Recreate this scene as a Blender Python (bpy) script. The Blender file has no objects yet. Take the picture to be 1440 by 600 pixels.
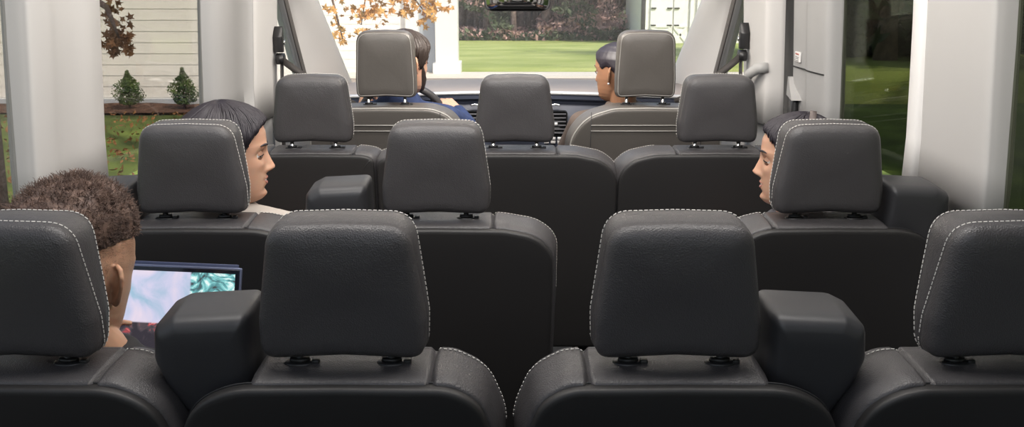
WORLD, SUN, SUNAZ, EXPO = .28, 3.0, 138, .75
FILL_LAMPS = [(.35, 1.5, 4.6, (.84, .88, 1), 50), (1.42, 1.7, 21, (1, .96, .92), 36), (2.2, 1.7, 21, (1, .95, .90), 38), (3.02, 1.6, 16, (1, .93, .86), 40)]  # unseen fill lamps added along the ceiling to light each row
import bpy, bmesh, math, random
from mathutils import Vector, Matrix, noise
random.seed(7)
C = bpy.context.scene.collection
PI = math.pi
R = math.radians
F = 1320.0                     # focal length in pixels of the 1440 px frame
CAMZ, PITCH = 1.57, R(12)

# ------------------------------------------------------------------ helpers
def tag(o, label=None, cat=None, group=None, kind=None):
    if label: o['label'] = label
    if cat: o['category'] = cat
    if group: o['group'] = group
    if kind: o['kind'] = kind
    return o

def empty(name, loc=(0, 0, 0), rz=0, label=None, cat=None, group=None):
    o = bpy.data.objects.new(name, None)
    C.objects.link(o)
    o.location = loc
    o.rotation_euler = (0, 0, rz)
    o.empty_display_size = .1
    return tag(o, label, cat, group)

def obj(name, bm, mat, parent=None, smooth=True, ang=None):
    if isinstance(bm, bpy.types.Mesh):
        me = bm
    else:
        me = bpy.data.meshes.new(name)
        bmesh.ops.recalc_face_normals(bm, faces=bm.faces[:])
        if ang:
            for e in bm.edges:
                if len(e.link_faces) == 2 and e.calc_face_angle(0) > R(ang):
                    e.smooth = False
        bm.to_mesh(me)
        bm.free()
        for p in me.polygons:
            p.use_smooth = smooth
    if mat and not me.materials:
        me.materials.append(mat)
    o = bpy.data.objects.new(name, me)
    C.objects.link(o)
    if parent: o.parent = parent
    return o

def struct(name, bm, mat, label=None, smooth=True, ang=None):
    o = obj(name, bm, mat, None, smooth, ang)
    o['kind'] = 'structure'
    return o

def dup_tree(o, parent=None):
    c = o.copy()
    C.objects.link(c)
    if parent: c.parent = parent
    for ch in list(o.children):
        dup_tree(ch, c)
    return c

def rounded(pts, radii, seg=6):
    """closed polygon with rounded corners, list of 2D points"""
    n = len(pts)
    out = []
    if not hasattr(radii, '__len__'): radii = [radii] * n
    for i in range(n):
        p = Vector(pts[i]); a = Vector(pts[i - 1]); b = Vector(pts[(i + 1) % n])
        r = radii[i]
        if r <= 0:
            out.append(p); continue
        d1 = (a - p).normalized(); d2 = (b - p).normalized()
        an = d1.angle(d2)
        t = min(r / math.tan(an / 2), (a - p).length * .49, (b - p).length * .49)
        p1 = p + d1 * t; p2 = p + d2 * t
        for k in range(seg + 1):
            s = k / seg
            out.append(p1 * (1 - s) ** 2 + p * 2 * s * (1 - s) + p2 * s * s)
    return out

def resample(pts, step):
    out = []
    n = len(pts)
    for i in range(n):
        a = pts[i]; b = pts[(i + 1) % n]
        L = (b - a).length
        if L < 1e-6: continue
        k = max(1, int(round(L / step)))
        for j in range(k):
            out.append(a.lerp(b, j / k))
    return out

def normals2(pts):
    n = len(pts)
    out = []
    area = sum(pts[i].x * pts[(i + 1) % n].y - pts[(i + 1) % n].x * pts[i].y for i in range(n))
    s = 1 if area > 0 else -1
    for i in range(n):
        t = (pts[(i + 1) % n] - pts[i - 1]).normalized()
        out.append(Vector((t.y, -t.x)) * s)
    return out

def loft(bm, rings, cap0=True, cap1=True):
    vs = [[bm.verts.new(p) for p in r] for r in rings]
    n = len(vs[0])
    for a, b in zip(vs, vs[1:]):
        for i in range(n):
            j = (i + 1) % n
            bm.faces.new((a[i], a[j], b[j], b[i]))
    for r, do in ((vs[0], cap0), (vs[-1], cap1)):
        if not do: continue
        c = sum((v.co for v in r), Vector()) / n
        m = bm.verts.new(c)
        for i in range(n):
            bm.faces.new((r[i], r[(i + 1) % n], m))
    return vs

def box(bm, x0, x1, y0, y1, z0, z1, bev=0, seg=2, M=None):
    t = bmesh.new()
    bmesh.ops.create_cube(t, size=1)
    for v in t.verts:
        v.co = Vector(((v.co.x + .5) * (x1 - x0) + x0, (v.co.y + .5) * (y1 - y0) + y0, (v.co.z + .5) * (z1 - z0) + z0))
    if bev:
        bmesh.ops.bevel(t, geom=t.edges[:], offset=bev, segments=seg, profile=.6, affect='EDGES')
    if M: t.transform(M)
    merge(bm, t)

def merge(bm, t):
    me = bpy.data.meshes.new('tmp')
    t.to_mesh(me); t.free()
    bm.from_mesh(me)
    bpy.data.meshes.remove(me)

def tube(bm, pts, rad, seg=10, sx=1, closed=False, up=None):
    pts = [Vector(p) for p in pts]
    n = len(pts)
    if not hasattr(rad, '__len__'): rad = [rad] * n
    rings = []
    prev = None
    for i, p in enumerate(pts):
        if closed:
            t = (pts[(i + 1) % n] - pts[i - 1]).normalized()
        else:
            t = (pts[min(i + 1, n - 1)] - pts[max(i - 1, 0)]).normalized()
        if prev is None:
            ref = Vector(up) if up else (Vector((0, 0, 1)) if abs(t.z) < .9 else Vector((1, 0, 0)))
            u = ref.cross(t).normalized()
        else:
            u = (prev - t * prev.dot(t)).normalized()
        prev = u
        w = t.cross(u)
        rings.append([p + (u * math.cos(2 * PI * k / seg) * sx + w * math.sin(2 * PI * k / seg)) * rad[i] for k in range(seg)])
    if closed:
        rings.append(rings[0])
        loft(bm, rings, False, False)
        bmesh.ops.remove_doubles(bm, verts=bm.verts[:], dist=1e-6)
    else:
        loft(bm, rings)

def strap(bm, pts, w, th, up):
    """flat ribbon with thickness along points; up = direction of its width"""
    rings = []
    pts = [Vector(p) for p in pts]
    for i, p in enumerate(pts):
        t = (pts[min(i + 1, len(pts) - 1)] - pts[max(i - 1, 0)]).normalized()
        u = Vector(up); u = (u - t * u.dot(t)).normalized()
        n = t.cross(u)
        rings.append([p + u * w / 2 + n * th / 2, p - u * w / 2 + n * th / 2, p - u * w / 2 - n * th / 2, p + u * w / 2 - n * th / 2])
    loft(bm, rings)

def capsule(bm, a, b, ra, rb, seg=14, cap=4):
    a = Vector(a); b = Vector(b)
    t = (b - a).normalized() if (b - a).length > 1e-6 else Vector((0, 0, 1))
    pts, rad = [], []
    for k in range(cap):
        s = PI / 2 * (1 - (k + .25) / cap)
        pts.append(a - t * ra * math.sin(s)); rad.append(ra * math.cos(s))
    pts.append(a); rad.append(ra); pts.append(b); rad.append(rb)
    for k in range(cap):
        s = PI / 2 * ((k + .75) / cap)
        pts.append(b + t * rb * math.sin(s)); rad.append(rb * math.cos(s))
    tube(bm, pts, rad, seg)

def interp(tab, z):
    if z <= tab[0][0]: return tab[0][1:]
    for a, b in zip(tab, tab[1:]):
        if z <= b[0]:
            s = (z - a[0]) / (b[0] - a[0])
            s = s * s * (3 - 2 * s) * .4 + s * .6
            return [p + (q - p) * s for p, q in zip(a[1:], b[1:])]
    return tab[-1][1:]

# ------------------------------------------------------------------ materials
def mat(name, col, rough=.5, metal=0, spec=.5, bump=None, var=None, sheen=0, coat=0, trans=0, emit=None, sss=0):
    m = bpy.data.materials.new(name)
    m.use_nodes = True
    nt = m.node_tree
    b = nt.nodes['Principled BSDF']
    b.inputs['Base Color'].default_value = (*col, 1)
    b.inputs['Roughness'].default_value = rough
    b.inputs['Metallic'].default_value = metal
    b.inputs['Specular IOR Level'].default_value = spec
    if sheen: b.inputs['Sheen Weight'].default_value = sheen
    if coat: b.inputs['Coat Weight'].default_value = coat
    if sss:
        b.inputs['Subsurface Weight'].default_value = sss
        b.inputs['Subsurface Radius'].default_value = (1, .35, .2)
        b.inputs['Subsurface Scale'].default_value = .006
    tc = nt.nodes.new('ShaderNodeTexCoord')
    if bump:                       # list of (type, scale, strength, distance)
        last = None
        for kind, sc, st, dist in bump:
            t = nt.nodes.new('ShaderNodeTexVoronoi' if kind == 'v' else 'ShaderNodeTexNoise')
            t.inputs['Scale'].default_value = sc
            if kind != 'v': t.inputs['Detail'].default_value = 3
            nt.links.new(tc.outputs['Object'], t.inputs['Vector'])
            bp = nt.nodes.new('ShaderNodeBump')
            bp.inputs['Strength'].default_value = st
            bp.inputs['Distance'].default_value = dist
            nt.links.new(t.outputs[0], bp.inputs['Height'])
            if last: nt.links.new(last.outputs[0], bp.inputs['Normal'])
            last = bp
        nt.links.new(last.outputs[0], b.inputs['Normal'])
    if var:                        # (scale, other colour, lo, hi)
        t = nt.nodes.new('ShaderNodeTexNoise'); t.inputs['Scale'].default_value = var[0]; t.inputs['Detail'].default_value = 5
        nt.links.new(tc.outputs['Object'], t.inputs['Vector'])
        rp = nt.nodes.new('ShaderNodeValToRGB')
        rp.color_ramp.elements[0].position = var[2]; rp.color_ramp.elements[1].position = var[3]
        rp.color_ramp.elements[0].color = (*col, 1); rp.color_ramp.elements[1].color = (*var[1], 1)
        nt.links.new(t.outputs[0], rp.inputs[0])
        nt.links.new(rp.outputs[0], b.inputs['Base Color'])
    return m

def glass_mat(name, tint, rough=.0, refl=.06):
    m = bpy.data.materials.new(name); m.use_nodes = True
    nt = m.node_tree; nt.nodes.clear()
    o = nt.nodes.new('ShaderNodeOutputMaterial')
    mx = nt.nodes.new('ShaderNodeMixShader'); tr = nt.nodes.new('ShaderNodeBsdfTransparent'); gl = nt.nodes.new('ShaderNodeBsdfGlossy')
    tr.inputs[0].default_value = (*tint, 1); gl.inputs[0].default_value = (1, 1, 1, 1); gl.inputs[1].default_value = .02
    fr = nt.nodes.new('ShaderNodeFresnel'); fr.inputs[0].default_value = 1.4
    ml = nt.nodes.new('ShaderNodeMath'); ml.operation = 'MULTIPLY'; ml.inputs[1].default_value = .22
    nt.links.new(fr.outputs[0], ml.inputs[0])
    nt.links.new(ml.outputs[0], mx.inputs[0]); nt.links.new(tr.outputs[0], mx.inputs[1]); nt.links.new(gl.outputs[0], mx.inputs[2])
    nt.links.new(mx.outputs[0], o.inputs[0])
    return m

M = {}
M['leather'] = mat('grained_leather', (.054, .051, .053), .40, 0, .5, [('v', 460, .28, .002), ('n', 90, .18, .003)])
M['shell'] = mat('seat_back_vinyl', (.020, .019, .019), .5, 0, .45, [('n', 700, .12, .0008)])
M['piping'] = mat('dark_seam', (.012, .012, .014), .6)
M['piping_light'] = mat('pale_piping', (.30, .29, .27), .6)
M['thread'] = mat('pale_grey_thread', (.62, .60, .56), .8)
M['arm'] = mat('soft_plastic', (.032, .032, .035), .45, 0, .5, [('n', 500, .06, .0008)])
M['front_leather_hazy'] = mat('front_leather_hazy', (.085, .077, .070), .45, 0, .5, [('n', 120, .12, .003), ('v', 600, .08, .001)])  # lighter than the rear leather: haze at the front put into its colour
M['black'] = mat('black_plastic', (.012, .012, .013), .4)
M['chrome'] = mat('chrome_post', (.85, .85, .85), .15, 1)
M['trim'] = mat('light_grey_trim', (.52, .505, .49), .62, 0, .3, [('n', 900, .08, .0006)])
M['trim_white'] = mat('white_trim', (.78, .76, .74), .6, 0, .3)
M['trim_grey'] = mat('mid_grey_trim', (.35, .345, .34), .6, 0, .3, [('n', 700, .08, .0006)])
M['roof'] = mat('headliner', (.62, .60, .57), .9)
M['carpet'] = mat('floor_vinyl', (.02, .02, .021), .8)
M['seal'] = mat('black_rubber_seal', (.01, .01, .01), .6)
M['frame'] = mat('door_frame_grey', (.11, .10, .095), .5)
M['frame_light'] = mat('door_frame_silver', (.4, .4, .4), .35, .6)
M['dash'] = mat('dash_navy', (.050, .058, .085), .5, 0, .5, [('n', 500, .06, .0008)])
M['dash_top'] = mat('dash_top_grey', (.38, .32, .28), .55)
M['silver'] = mat('silver_trim', (.75, .75, .76), .3, .5)
M['webbing'] = mat('seat_belt_webbing', (.03, .026, .024), .7)
M['glass_tint'] = glass_mat('tinted_glass', (.74, .73, .70))
M['glass_dark'] = glass_mat('privacy_shade_glass', (.50, .52, .45))  # privacy tint, deepened to stand for shade on the right lawn
M['glass'] = glass_mat('clear_glass', (.93, .95, .94))
M['skin_light'] = mat('skin_warm', (.55, .32, .22), .5, 0, .35, [('n', 300, .08, .001)], sss=.25)
M['skin_tan'] = mat('skin_tan', (.52, .30, .195), .5, 0, .35, [('n', 300, .08, .001)], sss=.25)
M['skin_brown'] = mat('skin_brown', (.30, .155, .09), .48, 0, .35, [('n', 300, .08, .001)], sss=.2)
M['hair_black'] = mat('black_hair', (.018, .014, .020), .5, 0, .6)
M['hair_brown'] = mat('dark_brown_hair', (.032, .022, .018), .5)
M['hair_curl'] = mat('brown_curls', (.075, .045, .035), .6, 0, .5, var=(60, (.16, .10, .075), .42, .65))
M['lip'] = mat('lips', (.46, .19, .15), .4)
M['lip_dark'] = mat('lips_brown', (.26, .09, .07), .4)
M['teeth'] = mat('teeth', (.85, .82, .76), .3)
M['eye_white'] = mat('eyeball', (.75, .72, .70), .25)
M['iris'] = mat('dark_iris', (.02, .012, .008), .15)
M['navy'] = mat('navy_jacket_cloth', (.012, .024, .075), .85, var=(40, (.018, .034, .10), .4, .6))
M['brown_coat'] = mat('brown_coat_cloth', (.085, .062, .050), .9)
M['tshirt'] = mat('charcoal_tshirt', (.02, .02, .022), .9)
M['denim'] = mat('denim', (.04, .055, .10), .9)
M['cream'] = mat('cream_top', (.42, .38, .34), .9)
M['grey_top'] = mat('grey_top', (.15, .15, .17), .9)
M['shoe'] = mat('shoe', (.05, .05, .05), .6)
# ------------------------------------------------------------------ seats
def dashes(bm, path, step=.0078, ln=.0052, r=.00085):
    """closed or open 3D path -> stitched dashes"""
    acc = 0
    for a, b in zip(path, path[1:]):
        L = (b - a).length
        if L < 1e-7: continue
        t = (b - a) / L
        pos = -acc
        while pos + step <= L + 1e-9:
            pos += step
            if pos < 0: continue
            p = a + t * pos
            u = Vector((0, 0, 1)) if abs(t.z) < .9 else Vector((1, 0, 0))
            s1 = t.cross(u).normalized() * r; s2 = t.cross(s1).normalized() * r
            q = p - t * ln
            ra = [p + s1, p + s2, p - s1, p - s2]; rb = [q + s1, q + s2, q - s1, q - s2]
            va = [bm.verts.new(x) for x in ra]; vb = [bm.verts.new(x) for x in rb]
            for i in range(4):
                bm.faces.new((va[i], va[(i + 1) % 4], vb[(i + 1) % 4], vb[i]))
            bm.faces.new(va); bm.faces.new(vb[::-1])
        acc = L - pos
    return bm

def headrest_outline(hb, ht, H, rt=.04, rb=.028, dip=.0):
    pts = [(-hb, .0), (0, dip), (hb, 0), (hb + .001, H * .3), (ht, H), (0, H + .003), (-ht, H), (-hb - .001, H * .3)]
    o = rounded(pts, [rb, .08, rb, .08, rt, .1, rt, .08], 8)
    return resample(o, .006)

def headrest_meshes(hb=.1215, ht=.101, H=.208, depth=.098, both=True, rt=.042, pipe=False):
    o = headrest_outline(hb, ht, H, rt, .028, .006)
    nn = normals2(o)
    c = Vector((0, H * .5))
    def ring(ins, y, sc=1):
        r = []
        for p, n in zip(o, nn):
            q = p - n * ins
            q = c + (q - c) * sc
            zz = max(0, min(1, p.y / H))
            yy = y(zz) if callable(y) else y
            r.append(Vector((q.x, yy, q.y)))
        return r
    lean = lambda z: -.012 * z
    g0 = lambda z: .018 + .014 * (1 - z) + lean(z)
    g1 = lambda z: .036 + (depth - .050) * (z ** .55) + lean(z)
    rings = [ring(0, lambda z: -.0035 + lean(z), .35), ring(0, lambda z: -.003 + lean(z), .7), ring(.016, lambda z: -.001 + lean(z)), ring(.008, lambda z: .003 + lean(z)), ring(.0028, lambda z: .0095 + lean(z)),
             ring(.0006, lambda z: g0(z) - .002), ring(.0012, g0), ring(0, lambda z: g0(z) + .0025),
             ring(-.0012, lambda z: (g0(z) + g1(z)) / 2), ring(.0004, lambda z: g1(z) - .0022), ring(.0018, g1), ring(.0012, lambda z: g1(z) + .002),
             ring(.010, lambda z: g1(z) + .010), ring(.024, lambda z: g1(z) + .016), ring(0, lambda z: g1(z) + .020, .6), ring(0, lambda z: g1(z) + .021, .3)]
    bm = bmesh.new()
    loft(bm, rings)
    bmesh.ops.recalc_face_normals(bm, faces=bm.faces[:])
    me = bpy.data.meshes.new('headrest'); bm.to_mesh(me); bm.free()
    for p in me.polygons: p.use_smooth = True
    sb = bmesh.new()
    path = ring(-.0004, lambda z: g1(z) - .003)
    dashes(sb, path + [path[0]])
    if both:
        path = ring(-.0002, lambda z: g0(z) + .004)
        dashes(sb, path + [path[0]])
    ms = bpy.data.meshes.new('stitching'); sb.to_mesh(ms); sb.free()
    pm = None
    if pipe:
        pb = bmesh.new()
        tube(pb, ring(.009, lambda z: .0025 + lean(z)), .0013, 6, closed=True)
        pm = bpy.data.meshes.new('piping'); pb.to_mesh(pm); pb.free()
        for p in pm.polygons: p.use_smooth = True
    return me, ms, pm

HR_BOTH = headrest_meshes(both=True)
HR_ONE = headrest_meshes(both=False)
HR_FAR = headrest_meshes(both=False)
HR_FRONT = headrest_meshes(.112, .104, .250, .085, False, .05, True)

def collar_mesh():
    bm = bmesh.new()
    for z0, z1, r0, r1 in ((0, .003, .019, .020), (.003, .007, .020, .016), (.007, .013, .0125, .0115)):
        pts = []
        rings = []
        for z, r in ((z0, r0), (z1, r1)):
            rings.append([Vector((math.cos(2 * PI * k / 20) * r * 1.25, math.sin(2 * PI * k / 20) * r * .8, z)) for k in range(20)])
        loft(bm, rings)
    box(bm, .018, .029, -.006, .006, .002, .010, .002)
    bmesh.ops.recalc_face_normals(bm, faces=bm.faces[:])
    me = bpy.data.meshes.new('post_collar'); bm.to_mesh(me); bm.free()
    for p in me.polygons: p.use_smooth = True
    me.materials.append(M['black'])
    return me
COLLAR = collar_mesh()

def seat_outline(L, Rr, fl, fr, dl, dr, zt, zb, groove=.13, grooves=(1, 1)):
    """XZ outline of a backrest: flat top, sloping shoulders; L/R half widths"""
    pts = [(-L * .96, zb), (Rr * .96, zb), (Rr, zt - dr - .14), (Rr, zt - dr), (fr + .64 * (Rr - fr), zt - .27 * dr), (fr, zt)]
    rad = [.03, .03, .1, .15, .15, .15]
    if grooves[1] and groove < fr - .004:
        pts += [(groove + .006, zt + .001), (groove, zt - .007), (groove - .006, zt + .001)]; rad += [.006, .001, .006]
    pts.append((0, zt + .002)); rad.append(.1)
    if grooves[0] and groove < fl - .004:
        pts += [(-groove + .006, zt + .001), (-groove, zt - .007), (-groove - .006, zt + .001)]; rad += [.006, .001, .006]
    pts += [(-fl, zt), (-fl - .64 * (L - fl), zt - .27 * dl), (-L, zt - dl), (-L, zt - dl - .14)]
    rad += [.15, .15, .15, .1]
    return pts, rad

def make_seat(X, Y, label, group=None, hr='both', L=.245, Rr=.245, fl=.15, fr=.15, dl=.085, dr=.085, arm=None, arm_off=.137,
              zt=.975, front=False, cat='seat', wide_front=.010):
    """Y = plane of the headrest's rear face. arm: 'L' or 'R' folded-up armrest on that side"""
    root = empty('passenger_seat' if not front else 'front_seat', (X, Y, 0), 0, label, cat, group)
    sh = .16                                     # recline shear: lower parts sit further forward
    LM = M['front_leather_hazy'] if front else M['leather']
    SM = M['front_leather_hazy'] if front else M['shell']
    Ls = arm_off - .004 if arm == 'L' else L + .004
    Rs = arm_off - .004 if arm == 'R' else Rr + .004
    def mk(L_, R_, fl_, fr_, dl_, dr_, ztop, zb=.36, g=(1, 1), groove=.13):
        pts, rad = seat_outline(L_, R_, fl_, fr_, dl_, dr_, ztop, zb, groove, g)
        return rounded(pts, rad, 6)
    g = (0 if arm == 'L' else 1, 0 if arm == 'R' else 1)
    if front: g = (0, 0)
    fl2 = min(fl, Ls - .012); fr2 = min(fr, Rs - .012)
    dl2 = .02 if arm == 'L' else dl; dr2 = .02 if arm == 'R' else dr
    base = mk(Ls, Rs, fl2, fr2, dl2, dr2, zt, g=g)
    fwd = mk(Ls if arm == 'L' else Ls + wide_front, Rs if arm == 'R' else Rs + wide_front, fl2, fr2, dl2, dr2, zt + .003, g=g)
    nb = normals2(base); nf = normals2(fwd)
    c = Vector(((Rs - Ls) / 2, zt - .3))
    def ring(s, ins, y, sc=1):
        r = []
        for a, b, na, nb2 in zip(base, fwd, nb, nf):
            q = (a - na * ins).lerp(b - nb2 * ins, s)
            q = c + (q - c) * sc
            r.append(Vector((q.x, y + (zt - q.y) * sh - .0, q.y)))
        return r
    y0 = -.034
    bm = bmesh.new()
    loft(bm, [ring(0, .012, y0 + .004, .9), ring(0, .010, y0), ring(0, .003, y0 + .001), ring(.05, 0, y0 + .006), ring(.35, -.002, y0 + .04), ring(.85, -.001, y0 + .09), ring(1, .0008, y0 + .112), ring(1, .0022, y0 + .1145),
              ring(1, .001, y0 + .117), ring(1, .004, y0 + .127), ring(1, .018, y0 + .142), ring(1, .05, y0 + .146), ring(1, 0, y0 + .145, .6)])
    obj('backrest', bm, LM, root)
    if not front:
        sb = bmesh.new()
        pth = [p for p in ring(1, -.0006, y0 + .1105) if p.z > .75]
        # order along the top: rotate list so that it starts on one side
        full = ring(1, -.0006, y0 + .1105)
        k0 = max(range(len(full)), key=lambda i: (full[i].z > .75 and not full[i - 1].z > .75))
        full = full[k0:] + full[:k0]
        pth = [p for p in full if p.z > .75]
        side = [p for p in pth]
        dashes(sb, [p for p in side if (p.x > fr2 - .03)] if arm != 'R' else side[:2])
        if arm != 'R': obj('stitching', sb, M['thread'], root)
        sb = bmesh.new()
        dashes(sb, [p for p in side if (p.x < -fl2 + .03)] if arm != 'L' else side[:2])
        if arm != 'L': obj('stitching', sb, M['thread'], root)
    # shell
    so = rounded(*seat_outline(L, Rr, fl, fr, dl, dr, zt - .004, .30, 9, (0, 0)), 6)
    so = resample(so, .03) if False else so
    sn = normals2(so)
    cs = Vector(((Rr - L) / 2, zt - .3))
    def sring(ins, y, sc=1):
        return [Vector(((cs + (p - n * ins - cs) * sc).x, y + (zt - (cs + (p - n * ins - cs) * sc).y) * sh, (cs + (p - n * ins - cs) * sc).y)) for p, n in zip(so, sn)]
    ys = y0 - .010
    bm = bmesh.new()
    loft(bm, [sring(0, ys - .006, .4), sring(0, ys - .006, .85), sring(.012, ys - .006), sring(.005, ys - .0052), sring(.0018, ys - .003), sring(.0002, ys + .001), sring(0, ys + .006), sring(0, ys + .018), sring(.004, ys + .02), sring(0, ys + .02, .8)])
    s = obj('back_shell', bm, SM, root)
    if front:
        bm = bmesh.new()
        tube(bm, [p for p in sring(-.002, ys + .004)], .0035, 6, closed=True)
        obj('piping', bm, M['piping_light'], root)
        for zz in (.952, .930):
            bm = bmesh.new()
            yy = ys - .0075 + (zt - zz) * sh
            tube(bm, [(-L + .075, yy, zz), (0, yy - .001, zz), (Rr - .075, yy, zz)], .0022, 6)
            obj('pocket_seam', bm, M['piping_light'], root)
        for xx in (-L + .075, Rr - .075):
            bm = bmesh.new()
            tube(bm, [(xx, ys - .0065 + (zt - z) * sh, z) for z in (zt - .012, .8, .6)], .0015, 6)
            obj('shell_seam', bm, M['piping'], root)
    else:
        bm = bmesh.new()
        seam = [p + Vector((0, 0, 0)) for p in sring(-.0008, ys + .0175)]
        tube(bm, seam, .0014, 6, closed=True)
        obj('shell_seam', bm, M['piping'], root)
    # cushion
    bm = bmesh.new()
    yb = y0 + (zt - .42) * sh + .10
    prof = rounded([(-L + .01, .33), (Rr - .01, .33), (Rr - .004, .44), (Rr - .07, .475), ((Rr - L) / 2, .45), (-L + .07, .475), (-L + .004, .44)], .03, 6)
    pn = normals2(prof)
    cp = Vector(((Rr - L) / 2, .40))
    def cr(ins, y, sc=1, dz=0):
        return [Vector(((cp + (p - n * ins - cp) * sc).x, y, (cp + (p - n * ins - cp) * sc).y + dz)) for p, n in zip(prof, pn)]
    loft(bm, [cr(.01, yb - .01, .6), cr(.01, yb), cr(0, yb + .02), cr(0, yb + .30, 1, .012), cr(.004, yb + .38, 1, .006), cr(.02, yb + .41, 1, -.01), cr(.03, yb + .415, .6, -.01)])
    obj('seat_cushion', bm, LM, root)
    # base
    bm = bmesh.new()
    box(bm, -L + .05, Rr - .05, yb + .02, yb + .34, .27, .325, .01)
    obj('seat_frame', bm, M['black'], root)
    for sx in (-L + .08, Rr - .08):
        for yy in (yb + .06, yb + .29):
            bm = bmesh.new()
            box(bm, sx - .02, sx + .02, yy - .03, yy + .03, .0, .28, .006)
            obj('leg', bm, M['black'], root)
    # headrest
    me, ms, pm = {'both': HR_BOTH, 'one': HR_ONE, 'far': HR_FAR, 'front': HR_FRONT}[hr]
    hz = zt + {'both': .016, 'one': .016, 'far': .022, 'front': .030}[hr]
    h = obj('headrest', me.copy(), LM, root)
    h.location = (0, 0, hz)
    if not front:
        st = obj('stitching', ms.copy(), M['thread'], h)
    if pm: obj('piping', pm.copy(), M['piping_light'], h)
    for sx in (-.068, .068):
        bm = bmesh.new()
        tube(bm, [(sx, .028, zt - .05), (sx, .028, hz + .02)], .006, 12)
        obj('headrest_post', bm, M['chrome'] if hr in ('far', 'front') else M['black'], root)
        cobj = obj('post_collar', COLLAR, None, root)
        cobj.location = (sx, .028, zt)
    if arm:
        s = -1 if arm == 'L' else 1
        a0 = arm_off
        pts = [(a0, .70), (a0 + .03, .72), (a0 + .075, .845), (a0 + .134, .945), (a0 + .148, .985), (a0 + .143, 1.038), (a0 + .112, 1.054), (a0 + .002, 1.060)]
        rad = [.01, .02, .05, .05, .03, .02, .02, .016]
        o = [Vector((p.x * s, p.y)) for p in rounded(pts, rad, 6)]
        on = normals2(o)
        ca = Vector((s * (a0 + .06), .95))
        def ar(ins, y, sc=1, dz=0):
            out = []
            for p, n in zip(o, on):
                q = ca + (p - n * ins - ca) * sc
                out.append(Vector((q.x, y + (.975 - q.y) * .10, q.y + dz)))
            return out
        bm = bmesh.new()
        loft(bm, [ar(.008, .010, .3), ar(.008, .010, .6), ar(.008, .0108, .85), ar(.007, .0135, .92), ar(.005, .018, .965), ar(.002, .027, .99), ar(0, .038), ar(0, .115, 1, .004), ar(.003, .125, 1, .004), ar(.012, .132, 1, .004), ar(.012, .133, .5, .004)])
        obj('armrest', bm, M['arm'], root)
        bm = bmesh.new()
        tube(bm, [(s * (a0 - .004), .075, .74), (s * (a0 + .03), .075, .74)], .02, 14)
        obj('armrest_pivot', bm, M['black'], root)
    return root

G4 = 'seats of the rear row'
make_seat(-.722, 1.27, 'rear-row leather seat at the far left, boy with tablet sits in it', G4, 'both', arm='L', fl=.17, fr=.16, dl=.09, dr=.115)
make_seat(-.243, 1.27, 'rear-row leather seat left of the aisle, folded armrest on its left', G4, 'one', arm='L', Rr=.223, fr=.160, fl=.155, dr=.10, dl=.115)
make_seat(.243, 1.27, 'rear-row leather seat right of the aisle, folded armrest on its right', G4, 'one', arm='R', L=.223, fl=.160, fr=.155, dl=.10, dr=.115)
make_seat(.727, 1.27, 'rear-row leather seat at the far right, cut by the right picture edge', G4, 'both', arm='R', fl=.16, fr=.17, dl=.115, dr=.09)
G3 = 'seats of the row before the rear row'
make_seat(-.722, 2.05, 'black leather seat of the woman in profile, in front of the boy', G3, 'both', arm='L', L=.245, Rr=.235, fl=.17, fr=.16, dl=.06, dr=.05)
make_seat(-.168, 2.05, 'empty black leather seat between the woman and the aisle, armrest folded up', G3, 'one', arm='L', arm_off=.155, L=.30, Rr=.265, fl=.2, fr=.155, dl=.06, dr=.055)
make_seat(.722, 2.05, 'black leather seat of the smiling girl, armrest on its right by the window', G3, 'both', arm='R', L=.205, Rr=.235, fl=.145, fr=.155, dl=.05, dr=.06)
G2 = 'seats of the row behind the front seats'
make_seat(-.612, 2.847, 'grey-black second-row seat at the left, behind the driver', G2, 'far', L=.25, Rr=.195, fl=.16, fr=.155, dl=.08, dr=.02)
make_seat(.016, 2.847, 'grey-black second-row seat in the middle, in front of the dashboard vents', G2, 'far', L=.425, Rr=.315, fl=.3, fr=.185, dl=.02, dr=.065)
make_seat(.645, 2.847, 'grey-black second-row seat at the right, behind the front passenger', G2, 'far', L=.31, Rr=.25, fl=.2, fr=.16, dl=.065, dr=.08)
G1 = 'front seats'
make_seat(-.462, 3.465, 'front driver seat with ribbed grey back and tall rounded headrest', G1, 'front', L=.28, Rr=.28, fl=.17, fr=.17, dl=.10, dr=.10, zt=1.015, front=True, wide_front=.01)
make_seat(.506, 3.465, 'front passenger seat with pale piped edge and tall rounded headrest', G1, 'front', L=.28, Rr=.28, fl=.12, fr=.17, dl=.12, dr=.10, zt=1.015, front=True, wide_front=.01)
# ------------------------------------------------------------------ van shell
PLAN = [(-.6, 1.07), (1.5, 1.06), (2.5, 1.05), (3.05, 1.0), (3.38, .955), (3.65, .91), (4.4, .90), (5.2, .86)]
def wx(y, z=1.1):
    for a, b in zip(PLAN, PLAN[1:]):
        if y <= b[0]:
            s = (y - a[0]) / (b[0] - a[0]); x = a[1] + (b[1] - a[1]) * s; break
    else:
        x = PLAN[-1][1]
    return x - .05 * (z - 1.1) if z > 1.1 else x

def wallpiece(side, prof, zs, th=.061, dy=None):
    """prof: list of (y, inset) inner face, inset >0 = recessed outwards. closed section lofted over zs."""
    bm = bmesh.new()
    rings = []
    for z in zs:
        r = []
        for y, ins in prof:
            yy = y + (dy(z) if dy else 0)
            r.append(Vector((side * (wx(yy, z) + ins), yy, z)))
        for y, ins in prof[::-1][:1] + prof[:1]:
            yy = y + (dy(z) if dy else 0)
            r.append(Vector((side * (wx(yy, z) + th + .001), yy, z)))
        rings.append(r)
    loft(bm, rings)
    return bm

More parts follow.
